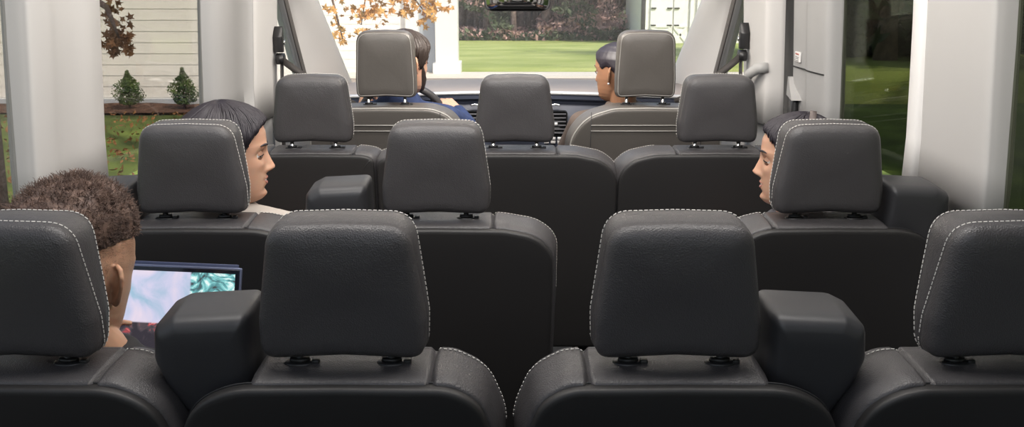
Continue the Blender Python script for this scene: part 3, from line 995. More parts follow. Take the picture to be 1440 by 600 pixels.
def person(label, J, P, skin, top, bottom, hair_fn, cloth='jacket', vox=.003, hs=1.0, sleeves='long'):
    """J: hip, neck, head, yaw, pitch, sh (half shoulder), tw (torso yaw), el/wr for L R, hand frames, knees/feet"""
    root = empty('person', (J['hip'][0], J['hip'][1], .0), 0, label, 'person')
    O = Vector(root.location)
    hip, neck = Vector(J['hip']) - O, Vector(J['neck']) - O
    hd = Vector(J['head']) - O
    MH = Matrix.Translation(hd) @ Matrix.Rotation(R(J['yaw']), 4, 'Z') @ Matrix.Rotation(R(J.get('roll', 0)), 4, 'Y') @ Matrix.Rotation(R(J.get('pitch', 0)), 4, 'X') @ Matrix.Scale(hs, 4)
    k = J.get('k', 1.0)
    shw = J['sh']; tw = R(J.get('tw', 0)); ax = Vector((math.cos(tw), math.sin(tw), 0))
    bm = bmesh.new()
    t = bmesh.new(); head_grid(t, P); ear(t, 1, P); ear(t, -1, P); t.transform(MH); merge(bm, t)
    nb = MH @ Vector((0, -.030, -.055))
    nr = P.get('neck', .052) * k
    capsule(bm, nb, neck + Vector((0, 0, .0)), nr, nr * 1.08, 20)
    capsule(bm, MH @ Vector((0, -.045, -.02)), nb.lerp(neck, .5), nr * .95, nr, 20)
    chest = neck.lerp(hip, .35)
    S = [neck - ax * shw - Vector((0, 0, .055)), neck + ax * shw - Vector((0, 0, .055))]   # left, right shoulder
    st = [(hip - Vector((0, 0, .07)), .12 * k, .09 * k, tw), (hip, .165 * k, .115 * k, tw), (hip.lerp(neck, .3), .138 * k, .10 * k, tw), (hip.lerp(neck, .62), .160 * k, .108 * k, tw),
          (hip.lerp(neck, .82), shw * .93, .098 * k, tw), (neck - Vector((0, 0, .035)), shw * .62, .07 * k, tw), (neck + Vector((0, 0, .01)), nr * 1.2, nr * 1.1, tw)]
    torso(bm, st)
    cb = bmesh.new()
    torso(cb, [(p + Vector((0, 0, .0)), a + .012, b + .012, y) for p, a, b, y in st[:-1]] + [(neck + Vector((0, 0, .014 + P.get('collar', 0))), nr * 1.28 + .006, nr * 1.2 + .006, tw)])
    for i in (0, 1):
        sg = -1 if i == 0 else 1
        e, w = Vector(J['el'][i]) - O, Vector(J['wr'][i]) - O
        capsule(bm, S[i] , e, .046 * k, .036 * k, 16); capsule(bm, e, w, .035 * k, .023 * k, 16)
        capsule(bm, neck - Vector((0, 0, .03)), S[i], .05 * k, .05 * k, 16)
        hf, hn = J['hf'][i], J['hn'][i]
        hand(bm, w, hf, hn, sg, J.get('curl', (.5, .5))[i], .95 * k)
        capsule(cb, S[i], e, .060 * k, .048 * k, 16)
        capsule(cb, neck - Vector((0, 0, .03)), S[i], .062 * k, .060 * k, 16)
        if sleeves == 'long':
            capsule(cb, e, w.lerp(e, .10), .048 * k, .033 * k, 16)
        # legs
        kn = hip + Vector((sg * .11 * k, .40 * k, .02)); an = kn + Vector((0, .04, -(kn.z - .08)))
        h0 = hip + Vector((sg * .085 * k, .02, -.02))
        capsule(bm, h0, kn, .08 * k, .055 * k, 16); capsule(bm, kn, an, .052 * k, .036 * k, 16)
    # body
    body = obj('body', bm, skin, root)
    remesh(body, vox)
    c = obj(cloth, cb, top, root)
    remesh(c, .006, 4)
    pb = bmesh.new()
    torso(pb, [(hip - Vector((0, 0, .085)), .12 * k, .10 * k, tw), (hip - Vector((0, 0, .0)), .178 * k, .125 * k, tw), (hip + Vector((0, 0, .05)), .165 * k, .118 * k, tw)])
    for sg in (-1, 1):
        kn = hip + Vector((sg * .11 * k, .40 * k, .02)); an = kn + Vector((0, .04, -(kn.z - .10)))
        h0 = hip + Vector((sg * .085 * k, .02, -.02))
        capsule(pb, h0, kn, .090 * k, .066 * k, 16); capsule(pb, kn, an, .064 * k, .055 * k, 16)
        sb = bmesh.new()
        torso(sb, [(an + Vector((0, .03, -.10)), .045, .12, 0), (an + Vector((0, .03, -.07)), .046, .125, 0), (an + Vector((0, .01, -.04)), .042, .085, 0), (an + Vector((0, -.01, .0)), .038, .045, 0)])
        s_ = obj('shoe', sb, M['shoe'], root)
    p_ = obj('trousers', pb, bottom, root); remesh(p_, .008, 4)
    def hpart(name, b_, m_, par=None, smooth=True):
        b_.transform(MH)
        return obj(name, b_, m_, par or root, smooth)
    # face
    for s in (-1, 1):
        b_ = bmesh.new(); bmesh.ops.create_uvsphere(b_, u_segments=20, v_segments=14, radius=.0118)
        b_.transform(Matrix.Translation((s * .0305, .0675, .0005)))
        e_ = hpart('eye', b_, M['eye_white'])
        b_ = bmesh.new(); bmesh.ops.create_uvsphere(b_, u_segments=14, v_segments=10, radius=.0062)
        b_.transform(Matrix.Translation((s * .0305, .0738, .0)) )
        hpart('iris', b_, M['iris'], e_)
        for nm_, lo_, hi_ in (('upper_eyelid', .05 * P.get('open', 1), 1.35), ('lower_eyelid', -1.35, -.26 * P.get('open', 1))):
            b_ = bmesh.new()
            vs_ = [[b_.verts.new(Vector((s * .0305 + .0131 * math.cos(el_) * math.sin(az_), .0672 + .0131 * math.cos(el_) * math.cos(az_), .0005 + .0131 * math.sin(el_)))) for az_ in [-1.5 + 3.0 * q / 16 for q in range(17)]] for el_ in [lo_ + (hi_ - lo_) * w2 / 8 for w2 in range(9)]]
            for q1, q2 in zip(vs_, vs_[1:]):
                for q in range(16): b_.faces.new((q1[q], q1[q + 1], q2[q + 1], q2[q]))
            bmesh.ops.solidify(b_, geom=b_.faces[:], thickness=.0012)
            hpart(nm_, b_, skin, e_)
        b_ = bmesh.new()
        tube(b_, [(s * .0305 + .0135 * math.cos(a), .0672 + .0138 * (.25 + .76 * math.sin(a)), -.0010 + .0026 * math.sin(a)) for a in [PI * (.04 + .92 * q / 10) for q in range(11)]], .0016, 6)
        hpart('eyelashes', b_, M['iris'], e_)
        b_ = bmesh.new()
        pts = []
        for q in range(9):
            th_ = s * (.17 + .48 * q / 8); z_ = .0205 + .005 * math.sin(PI * q / 8 * .8)
            p = head_pt(th_, z_, P); pts.append(p + Vector((0, .0012, 0)))
        tube(b_, pts, [.0014, .0024, .0028, .0028, .0027, .0025, .0021, .0016, .0008], 6)
        hpart('eyebrow', b_, P.get('browmat', M['hair_black']))
    lm = P.get('lipmat', M['lip'])
    def lipf(z0, z1):
        def f(u, v):
            x = (u - .5) * .046
            th_ = math.asin(max(-1, min(1, x / .058))) * .93
            edge = 1 - (abs(u - .5) * 2) ** 2.2
            zm = -.0672 + .10 * abs(x) * P.get('smile', 1)
            return th_, zm + (z0 + (z1 - z0) * v) * max(.12, edge)
        return f
    hpart('upper_lip', patch(P, lipf(.0012, .0085), .0008), lm)
    hpart('lower_lip', patch(P, lipf(-.0105, -.0012), .0009), lm)
    if P.get('teeth'):
        hpart('teeth', patch(P, lambda u, v: (lipf(-.0028, .0032)(.1 + u * .8, v)), .0036), M['teeth'])
    hair_fn(root, P, MH, hpart, O)
    return root

def hairline(th, tab):
    a = abs((th + PI) % (2 * PI) - PI)
    return interp(tab, a)[0]

def hair_shell(P, tab, thick, nt=160, nz=60, ridge=.0008, seed=0, freq=70):
    """closed cap from hairline to the crown"""
    bm = bmesh.new()
    outer, inner = [], []
    for j in range(nz + 1):
        s = j / nz
        ro, ri = [], []
        for i in range(nt):
            th = 2 * PI * i / nt
            z0 = hairline(th, tab)
            z = z0 + (.1150 - z0) * (1 - (1 - s) ** 1.5) if s < 1 else .1155
            p = head_pt(th, min(z, .1155), P)
            c = Vector((0, -.012, .02))
            n = (p - c).normalized()
            e = min(1, s * 7) ** .6
            tk = thick(th, z) * e
            tk += ridge * (math.sin(th * freq + 3 * noise.noise(Vector((th * 3, z * 20, seed)))) + 1.6 * noise.noise(Vector((math.sin(th) * 14, math.cos(th) * 14, z * 6 + seed)))) * e
            ro.append(p + n * (tk + .0006)); ri.append(p - n * .004)
        outer.append(ro); inner.append(ri)
    rings = inner[::-1] + outer
    loft(bm, rings, True, True)
    return bm

def strands(bm, P, tab, n, seed, drop, thick, rad=.0016, part=0, thr=(.0, 2 * PI), back=.3):
    rn = random.Random(seed)
    for _ in range(n):
        th = rn.uniform(*thr)
        a = abs((th + PI) % (2 * PI) - PI)
        z0 = hairline(th, tab)
        pts, rr = [], []
        zt = .1150
        tw = rn.uniform(-.10, .10)
        K = 12
        for k in range(K + 1):
            s = k / K
            z = zt + (z0 - zt) * s ** 1.4
            th2 = th + tw * s + (.35 * (1 if math.sin(th) > 0 else -1) * (s ** 2) * back if a < 1.9 else 0)
            p = head_pt(th2, z, P)
            nrm = (p - Vector((0, -.012, .02))).normalized()
            pts.append(p + nrm * (thick(th2, z) * min(1, (1 - s) * 6 + .45) + rn.uniform(-.0006, .0016))); rr.append(rad * (1 - .45 * s))
        if drop and a > 1.25:
            e = pts[-1]; L = drop * rn.uniform(.8, 1.05)
            for k in range(1, 7):
                q = e + Vector((e.x * .10 * k / 6 * (1 if k < 4 else .8), -.010 * math.sin(k * .6), -L * k / 6))
                pts.append(q + Vector((rn.uniform(-.002, .002), rn.uniform(-.002, .002), 0))); rr.append(rad * (.8 - .08 * k))
        tube(bm, pts, rr, 4)

# --- hair styles
def hair_long(root, P, MH, hpart, O):
    tab = [(0, .070), (.45, .066), (.8, .050), (1.1, .022), (1.3, -.015), (1.5, -.055), (1.65, -.08), (3.2, -.08)]
    thick = lambda th, z: .011 + .004 * (1 if z > .04 else .5)
    h = hpart('hair', hair_shell(P, tab, thick, ridge=.0007), M['hair_black'])
    b_ = bmesh.new(); strands(b_, P, tab, 520, 5, .20, lambda th, z: .0125 + .004 * (1 if z > .04 else .5), .0019)
    tag(hpart('hair_strands', b_, M['hair_black'], h), kind='stuff')

def hair_girl(root, P, MH, hpart, O):
    tab = [(0, .070), (.5, .066), (.85, .048), (1.1, .010), (1.3, -.035), (1.6, -.07), (3.2, -.08)]
    thick = lambda th, z: .010
    h = hpart('hair', hair_shell(P, tab, thick), M['hair_black'])
    b_ = bmesh.new(); strands(b_, P, tab, 420, 6, .16, lambda th, z: .0125, .0019)
    tag(hpart('hair_strands', b_, M['hair_black'], h), kind='stuff')
    b_ = bmesh.new()
    pts = [Vector((.088 * math.cos(a), -.020 - .018 * math.sin(a) * .2, -.01 + .142 * math.sin(a))) for a in [PI * k / 24 for k in range(25)]]
    strap(b_, pts, .016, .004, (0, 1, .1))
    hpart('headband', b_, mat('hair_band', (.10, .08, .075), .4))

def hair_bun(root, P, MH, hpart, O):
    tab = [(0, .070), (.6, .064), (1.0, .040), (1.3, .018), (1.5, .030), (1.75, .012), (2.1, -.03), (3.2, -.075)]
    thick = lambda th, z: .009
    h = hpart('hair', hair_shell(P, tab, thick, ridge=.0007), M['hair_black'])
    b_ = bmesh.new(); bmesh.ops.create_uvsphere(b_, u_segments=28, v_segments=18, radius=.038)
    for v in b_.verts: v.co += v.co.normalized() * .002 * math.sin(v.co.z * 700 + v.co.x * 300)
    b_.transform(Matrix.Translation((0, -.125, -.005))); hpart('hair_bun', b_, M['hair_black'], h)
    for s in (-1, 1):
        b_ = bmesh.new(); bmesh.ops.create_uvsphere(b_, u_segments=12, v_segments=8, radius=.0048)
        b_.transform(Matrix.Translation((s * .0765, -.016, -.036))); hpart('earring', b_, M['silver'])

def hair_driver(root, P, MH, hpart, O):
    tab = [(0, .072), (.6, .066), (.95, .040), (1.25, -.015), (1.40, -.02), (1.55, .028), (1.8, .01), (2.1, -.045), (3.2, -.070)]
    thick = lambda th, z: .004 + .010 * max(0, min(1, (z + .03) / .09))
    h = hpart('hair', hair_shell(P, tab, thick, ridge=.0008), M['hair_brown'])
    b_ = bmesh.new(); strands(b_, P, tab, 320, 8, 0, lambda th, z: thick(th, z) + .001, .0019)
    tag(hpart('hair_strands', b_, M['hair_brown'], h), kind='stuff')
    # beard
    bd = bmesh.new()
    def f(u, v):
        th_ = (u - .5) * 2 * 1.32
        top_ = -.079 + .070 * min(1, abs(th_) / 1.2) ** 2
        return th_, top_ + (-.115 - top_) * v
    hpart('beard', patch(P, f, lambda u, v: .0045, 40, 12), M['hair_brown'])

def hair_boy(root, P, MH, hpart, O):
    tab = [(0, .068), (.6, .066), (1.1, .062), (1.5, .062), (2.0, .054), (2.6, .034), (3.2, .026)]
    def thick(th, z):
        return .008 + .034 * max(0, min(1, (z - hairline(th, tab)) / .045))
    sh = hair_shell(P, tab, lambda th, z: thick(th, z) - .004 + .004 * noise.noise(Vector((math.sin(th) * 6, math.cos(th) * 6, z * 60))), ridge=.0)
    h = hpart('hair', sh, M['hair_curl'])
    rn = random.Random(4)
    b_ = bmesh.new()
    for _ in range(13000):
        th = rn.uniform(0, 2 * PI); z0 = hairline(th, tab)
        # uniform-ish over the cap
        ph = rn.random(); z = z0 + (.1155 - z0) * (1 - (1 - ph) ** 1.9)
        if z > .108 and rn.random() > .5: continue
        p = head_pt(th, z, P); n = (p - Vector((0, -.012, .02))).normalized()
        tk = thick(th, z)
        p = p + n * (tk * rn.uniform(.55, .95) - .002)
        u = n.orthogonal().normalized(); w_ = n.cross(u)
        a0 = rn.uniform(0, 6.28); r_ = rn.uniform(.0012, .0026); L = rn.uniform(.004, .011) * (.45 + tk / .038)
        turns = rn.uniform(1.6, 4.5)
        drift = (u * rn.gauss(0, .35) + w_ * rn.gauss(0, .35))
        pts = [p + (n + drift) * (L * k / 5) + (u * math.cos(a0 + turns * k / 5 * 2) + w_ * math.sin(a0 + turns * k / 5 * 2)) * r_ for k in range(6)]
        tube(b_, pts, [.00062, .0006, .00058, .0005, .0004, .00022], 3)
    tag(hpart('curls', b_, M['hair_curl'], h), kind='stuff')
    b_ = bmesh.new()
    for _ in range(9000):                       # clipped fade
        th = rn.uniform(0, 2 * PI); z0 = hairline(th, tab)
        d_ = rn.random() ** 1.35
        if abs((th + PI) % (2 * PI) - PI) < 1.05: continue
        z = z0 + .012 - d_ * .062
        if z < -.07: continue
        p = head_pt(th, z, P); n = Vector((p.x, p.y + .012, (p.z - .02) * .4)).normalized()
        t_ = Vector((0, 0, -1)); L = .0016 + .003 * max(0, 1 - d_ * 1.2)
        s1 = n.cross(t_).normalized() * .00042
        q = p - n * .0015
        v = [b_.verts.new(q + s1), b_.verts.new(q - s1), b_.verts.new(q + n * (L + .0016) + t_ * L * .6)]
        b_.faces.new(v)
    tag(hpart('clipped_fade', b_, M['hair_curl'], h, False), kind='stuff')

Z = Vector((0, 0, 1))
person('boy with short curly brown hair and faded sides, seen from behind, looking at a tablet',
       dict(hip=(-.715, 1.56, .56), neck=(-.700, 1.50, .905), head=(-.728, 1.505, 1.040), yaw=-12, pitch=-10, roll=2, sh=.135, tw=-6, k=.86,
            el=((-.89, 1.58, .70), (-.53, 1.60, .69)), wr=((-.835, 1.70, .775), (-.470, 1.665, .765)), hf=((.25, .55, .35), (-.25, .55, .35)), hn=((.8, .1, .1), (-.8, .1, .1)), curl=(.45, .45)),
       dict(wide=1.0, browmat=M['hair_brown'], lipmat=M['lip_dark'], smile=0, neck=.050), M['skin_tan'], M['tshirt'], M['denim'], hair_boy, 'tshirt', .0026, 1.09, 'short')
person('woman with long straight black hair smiling in profile, facing right, seated at the left',
       dict(hip=(-.70, 2.36, .57), neck=(-.705, 2.275, .945), head=(-.697, 2.27, 1.085), yaw=-74, pitch=2, sh=.165, tw=-12, k=.94,
            el=((-.92, 2.40, .70), (-.50, 2.42, .70)), wr=((-.80, 2.58, .66), (-.60, 2.60, .66)), hf=((.5, .6, -.1), (-.5, .6, -.1)), hn=((0, 0, -1), (0, 0, -1)), curl=(.3, .3)),
       dict(wide=.97, smile=1.5, teeth=1), M['skin_light'], M['cream'], M['denim'], hair_long, 'top', .0026, 1.04)
person('smiling girl with dark hair and hair band in profile, facing left, seated at the right',
       dict(hip=(.72, 2.36, .56), neck=(.715, 2.275, .925), head=(.712, 2.27, 1.068), yaw=72, pitch=3, sh=.150, tw=10, k=.86,
            el=((.53, 2.40, .70), (.90, 2.40, .70)), wr=((.62, 2.58, .66), (.80, 2.58, .66)), hf=((.4, .6, -.1), (-.4, .6, -.1)), hn=((0, 0, -1), (0, 0, -1)), curl=(.3, .3)),
       dict(wide=.98, smile=1.6, teeth=1), M['skin_light'], M['grey_top'], M['denim'], hair_girl, 'top', .0026, .98)
person('driver in a blue jacket with short brown hair and beard, hand on the wheel',
       dict(hip=(-.455, 3.80, .56), neck=(-.440, 3.70, .985), head=(-.412, 3.71, 1.150), yaw=-42, pitch=-2, sh=.185, tw=-4, k=1.0,
            el=((-.68, 3.86, .80), (-.175, 3.83, .865)), wr=((-.645, 3.96, .90), (-.222, 3.925, .925)), hf=((.1, .5, .6), (-.55, .45, .35)), hn=((.9, .2, .1), (-.3, .5, -.8)), curl=(.8, .75)),
       dict(wide=1.0, browmat=M['hair_brown'], smile=.3, collar=.035), M['skin_light'], M['navy'], M['denim'], hair_driver, 'jacket', .003, 1.03)
person('front passenger in a brown coat with dark tied-back hair and pearl earring, facing left',
       dict(hip=(.49, 3.80, .55), neck=(.455, 3.70, .965), head=(.424, 3.71, 1.113), yaw=48, pitch=0, sh=.170, tw=10, k=.95,
            el=((.225, 3.84, .74), (.74, 3.84, .74)), wr=((.36, 4.0, .68), (.60, 4.0, .68)), hf=((.5, .6, -.1), (-.5, .6, -.1)), hn=((0, 0, -1), (0, 0, -1)), curl=(.3, .3)),
       dict(wide=.96, browmat=M['hair_black'], lipmat=M['lip_dark'], smile=.4, collar=.02), M['skin_brown'], M['brown_coat'], M['denim'], hair_bun, 'coat', .003, .98)
# ------------------------------------------------------------------ outside
GZ = -.65
E = {}
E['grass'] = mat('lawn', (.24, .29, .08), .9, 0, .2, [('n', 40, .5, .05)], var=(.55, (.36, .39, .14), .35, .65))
E['grass_shaded'] = mat('shaded_side_lawn', (.08, .115, .03), .9, 0, .2, [('n', 60, .5, .05)], var=(1.6, (.17, .23, .05), .35, .65))  # darker copy of the lawn grass, with the side lawns' shade in its colour
E['road'] = mat('asphalt', (.27, .225, .20), .85, 0, .3, [('n', 80, .3, .01)])
E['conc'] = mat('concrete', (.55, .50, .45), .85, 0, .3, [('n', 60, .2, .01)])
E['mulch'] = mat('mulch', (.06, .03, .022), .95, 0, .2, [('n', 30, .9, .06)], var=(12, (.13, .07, .05), .4, .6))
E['siding'] = mat('white_siding', (.80, .78, .75), .6, 0, .3)
E['white'] = mat('white_paint', (.82, .80, .78), .5)
E['panel'] = mat('blue_grey_panel', (.42, .45, .50), .6)
E['iron'] = mat('black_iron', (.02, .02, .02), .5)
E['bark'] = mat('bark', (.15, .105, .095), .95, 0, .2, [('n', 20, .8, .05)], var=(6, (.24, .17, .15), .4, .6))
E['leaf_dark'] = mat('dark_leaves', (.045, .065, .035), .8, var=(.8, (.11, .13, .07), .4, .65))
E['leaf_mid'] = mat('mid_leaves', (.05, .085, .03), .8, var=(.8, (.12, .15, .06), .4, .65))
E['leaf_pink'] = mat('rust_pink_leaves', (.34, .19, .17), .8, var=(.9, (.5, .33, .30), .4, .65))
E['leaf_orange'] = mat('orange_leaves', (.55, .24, .06), .7, var=(2.5, (.72, .42, .12), .4, .6))
E['leaf_brown'] = mat('brown_leaves', (.19, .085, .035), .8, var=(6, (.30, .14, .05), .4, .6))
E['conifer'] = mat('conifer', (.045, .085, .025), .85, var=(6, (.12, .17, .05), .4, .65))

def ground(name, x0, x1, y0, y1, z, m, nx=12, ny=12, th=.15, fz=None, kind='structure'):
    bm = bmesh.new()
    def zz(x, y): return z + (fz(x, y) if fz else 0)
    rings = []
    for j in range(ny + 1):
        y = y0 + (y1 - y0) * j / ny
        rings.append([Vector((x0 + (x1 - x0) * i / nx, y, zz(x0 + (x1 - x0) * i / nx, y))) for i in range(nx + 1)] + [Vector((x1, y, z - th - 3)), Vector((x0, y, z - th - 3))])
    loft(bm, rings)
    return tag(obj(name, bm, m), kind=kind)
def slope(x, y):
    return -max(0, y - 18) * .068
ground('ground_driveway', -3.1, 2.2, -12, 14.0, GZ, E['road'])
ground('ground_road', -9, 4.4, 14.0, 17.2, GZ - .005, E['road'])
ground('ground_sidewalk', -9, 5.2, 17.2, 17.9, GZ + .03, E['conc'])
ground('ground_lawn', -30, 70, 17.9, 90, GZ + .02, E['grass'], 20, 30, fz=lambda x, y: slope(x, y) + .08 * noise.noise(Vector((x * .15, y * .15, 0))))
ground('ground_side_lawn', 2.2, 40, -14, 14.0, GZ + .02, E['grass_shaded'], 30, 24, fz=lambda x, y: .05 * noise.noise(Vector((x * .3, y * .3, 3))))
ground('ground_left_lawn', -40, -3.1, -14, 13.05, GZ + .02, E['grass_shaded'], 30, 20, fz=lambda x, y: .05 * noise.noise(Vector((x * .3, y * .3, 7))))
ground('ground_mulch_bed', -30, -3.3, 13.05, 14.0, GZ + .03, E['mulch'], 90, 8, fz=lambda x, y: .05 * noise.noise(Vector((x * 2.3, y * 2.3, 7))))

# house with siding at the left -----------------------------------
hs = empty('house', (-8, 14, GZ), 0, 'white sided house wall with low shrubs in front, seen through the left windows', 'house')
def hp(name, bm, m, par=None, **k):
    o = obj(name, bm, m, par or hs, **k)
    if not par: o.location = (8, -14, -GZ)
    return o
bm = bmesh.new()
prof = [(14.0, GZ)]
z = GZ
prof = [(14.02, z - .3), (14.02, z + .12)]
z += .12
while z < 3.9:
    prof += [(14.0135, z), (14.02, z + .165)]
    z += .165
prof += [(14.3, z), (14.3, GZ - .3)]
loft(bm, [[Vector((x, y, zz)) for y, zz in prof] for x in (-24, -4.05)])
hp('siding_wall', bm, E['siding'], smooth=False)
bm = bmesh.new(); box(bm, -24, -4.0, 13.97, 14.35, GZ - .1, GZ + .10); hp('foundation', bm, E['panel'], smooth=False)
bm = bmesh.new(); box(bm, -4.1, -3.9, 13.95, 17.9, GZ - .1, 4.0, .01); box(bm, -24.2, -3.7, 13.6, 18.4, 3.9, 4.15, .02); hp('corner_board', bm, E['white'], smooth=False)
# garage wing, further back: front wall, opening jambs
bm = bmesh.new()
prof = [(17.82, GZ - .3), (17.82, GZ + .12)]
z = GZ + .12
while z < 3.5:
    prof += [(17.8135, z), (17.82, z + .165)]; z += .165
prof += [(18.1, z), (18.1, GZ - .3)]
loft(bm, [[Vector((x, y, zz)) for y, zz in prof] for x in (-3.95, -1.95)])
hp('garage_wall', bm, E['siding'], smooth=False)
bm = bmesh.new(); box(bm, -1.96, -1.72, 17.70, 18.1, GZ - .1, 3.6, .01); hp('garage_post', bm, E['white'], smooth=False)
bm = bmesh.new(); box(bm, -1.72, -1.40, 17.95, 18.05, GZ, 3.6); hp('garage_side_panel', bm, E['panel'], smooth=False)
bm = bmesh.new(); box(bm, -1.40, -.98, 17.66, 18.1, GZ - .1, 3.6, .01); hp('garage_post', bm, E['white'], smooth=False)
bm = bmesh.new(); box(bm, -1.45, -.93, 17.60, 18.16, GZ - .1, GZ + .22, .01); hp('post_base', bm, E['white'], smooth=False)

# barn at the far right -------------------------------------------
BY = 42.0
bz = GZ + slope(0, BY) - .05
k = BY / 25.0
bx0 = (900 - 717) / 1320 * (BY * .978 + 1.3)
br = empty('barn', (bx0 + 4, BY, bz), 0, 'white barn with black hinged doors behind the front passenger headrest', 'barn')
def bp(name, bm, m, par=None, **kk):
    o = obj(name, bm, m, par or br, **kk)
    if not par: o.location = (-(bx0 + 4), -BY, -bz)
    return o
bm = bmesh.new()
prof = [(BY, bz - .5)]
z = bz
while z < bz + 4.6:
    prof += [(BY - .012, z), (BY, z + .2)]; z += .2
prof += [(BY + 6, z), (BY + 6, bz - .5)]
loft(bm, [[Vector((x, y, zz)) for y, zz in prof] for x in (bx0, bx0 + 9)])
bp('wall', bm, E['siding'], smooth=False)
bm = bmesh.new()
loft(bm, [[Vector((bx0 - .3, BY - .4, bz + 4.6)), Vector((bx0 + 9.3, BY - .4, bz + 4.6)), Vector((bx0 + 9.3, BY + 3, bz + 7)), Vector((bx0 - .3, BY + 3, bz + 7))],
          [Vector((bx0 - .3, BY + 6.4, bz + 4.55)), Vector((bx0 + 9.3, BY + 6.4, bz + 4.55)), Vector((bx0 + 9.3, BY + 3.1, bz + 6.9)), Vector((bx0 - .3, BY + 3.1, bz + 6.9))]])
bp('roof', bm, E['panel'], smooth=False)
for dx, wd, hxs in ((.35, .98, (.37, 1.08)), (1.38, .62, (1.40,))):
    bm = bmesh.new(); box(bm, bx0 + dx, bx0 + dx + wd, BY - .09, BY - .03, bz + .05, bz + 2.1, .01)
    d = bp('door', bm, E['white'], smooth=False)
    bm = bmesh.new()
    for a, b_ in (((dx + .05, .1), (dx + wd - .05, .75)), ((dx + .05, .75), (dx + wd - .05, .1))):
        strap(bm, [(bx0 + a[0], BY - .11, bz + a[1]), (bx0 + b_[0], BY - .11, bz + b_[1])], .09, .04, (0, 0, 1))
    box(bm, bx0 + dx, bx0 + dx + wd, BY - .13, BY - .09, bz + .75, bz + .85)
    obj('brace', bm, E['white'], d, smooth=False)
    for zz in (.82, 1.57):
        for h_ in hxs:
            bm = bmesh.new()
            box(bm, bx0 + h_, bx0 + h_ + .22, BY - .15, BY - .10, bz + zz, bz + zz + .055)
            obj('hinge', bm, E['iron'], d, smooth=False)
for dx in (0, 2.1, 2.4, 3.3):
    bm = bmesh.new(); box(bm, bx0 + dx, bx0 + dx + .16, BY - .12, BY - .02, bz, bz + 4.6)
    bp('trim_board', bm, E['white'], smooth=False)

# leaves ----------------------------------------------------------
def leafcloud(bm, n, fn, size, rnd, flat=.5):
    for _ in range(n):
        p, sc = fn(rnd)
        s = size * sc * rnd.uniform(.6, 1.4)
        d = Vector((rnd.gauss(0, 1), rnd.gauss(0, 1), rnd.gauss(0, 1))).normalized()
        u = d.orthogonal().normalized(); w = d.cross(u)
        a = rnd.uniform(0, 2 * PI)
        u, w = u * math.cos(a) + w * math.sin(a), w * math.cos(a) - u * math.sin(a)
        v = [bm.verts.new(p + q) for q in (-u * s, w * s * flat + d * s * .15, u * s, -w * s * flat + d * s * .15)]
        bm.faces.new((v[0], v[1], v[2])); bm.faces.new((v[0], v[2], v[3]))

def limb_tree(bm, base, H, r, rnd, nb=7, spread=1.0, lo=.3):
    n = 7
    jit = [Vector((rnd.gauss(0, .035) * H * .3, rnd.gauss(0, .035) * H * .3, 0)) * (i / n) for i in range(n + 1)]
    tr = [Vector(base) + Vector((0, 0, H * i / n)) + jit[i] for i in range(n + 1)]
    tube(bm, tr, [r * (1.25 if i == 0 else 1) * (1 - .8 * i / n) for i in range(n + 1)], 9)
    tips = []
    for b in range(nb):
        t = lo + (1 - lo) * (b + rnd.random()) / nb
        i = min(n - 1, int(t * n))
        p = tr[i].lerp(tr[i + 1], t * n - i)
        a = rnd.uniform(0, 2 * PI); L = H * .34 * spread * (1.1 - t * .6)
        q = [p, p + Vector((math.cos(a) * L * .5, math.sin(a) * L * .5, L * .28)), p + Vector((math.cos(a) * L, math.sin(a) * L, L * .42))]
        tube(bm, q, [r * .35, r * .2, r * .06], 6)
        tips += q[1:]
    return tips + [tr[-1], tr[-2]]

def make_tree(label, cat, loc, H, r, leafm, n, size, seed, group=None, name='tree', low=.25, nb=9, spread=1.0, puff=.16):
    rnd = random.Random(seed)
    t = empty(name, loc, 0, label, cat, group)
    bm = bmesh.new()
    tips = limb_tree(bm, (0, 0, -.2), H, r, rnd, nb, spread, low)
    obj('trunk', bm, E['bark'], t)
    bm = bmesh.new()
    def fn(rn):
        c = rn.choice(tips)
        R_ = H * puff
        return c + Vector((rn.gauss(0, R_ * .5), rn.gauss(0, R_ * .5), rn.gauss(0, R_ * .4))), 1
    leafcloud(bm, n, fn, size, rnd)
    tag(obj('foliage', bm, leafm, t, smooth=False), kind='stuff')
    return t

# woods beyond the lawn: each tree its own thing
WG = 'trees in the woods beyond the bright lawn'
rnd = random.Random(5)
protos = [make_tree('tall bare-trunked tree in the woods beyond the bright lawn', 'tree', (0, 50, 0), 11, .22, E['leaf_dark'], 5000, .17, 11, WG, low=.34, nb=14, puff=.15),
          make_tree('tall bare-trunked tree in the woods beyond the bright lawn', 'tree', (0, 50, 0), 9, .16, E['leaf_pink'], 5000, .14, 12, WG, low=.36, nb=14, puff=.17),
          make_tree('tall bare-trunked tree in the woods beyond the bright lawn', 'tree', (0, 50, 0), 10, .20, E['leaf_mid'], 5000, .15, 13, WG, low=.30, nb=15, puff=.16)]
used = [False] * 3
def place_tree(i, x, y, s, label=WG and None, group=None, zoff=0):
    p = protos[i]
    if used[i]:
        p = dup_tree(p)
    used[i] = True
    p.location = (x, y, GZ + slope(x, y) + zoff if y > 18 else GZ)
    p.scale = (s, s, s * rnd.uniform(.9, 1.15)); p.rotation_euler = (0, 0, rnd.uniform(0, 6))
    if label: p['label'] = label
    if group: p['group'] = group
    return p
NW = 44
for k_ in range(NW):
    y = rnd.uniform(46.5, 57)
    u = 645 + (1010 - 645) * (k_ + rnd.random()) / NW
    if u > 830: y = rnd.uniform(57, 61)
    x = (u - 717) / 1320 * y
    place_tree((k_ * 7 + 1) % 3 if k_ % 5 else 0, x, y, rnd.uniform(.8, 1.2))
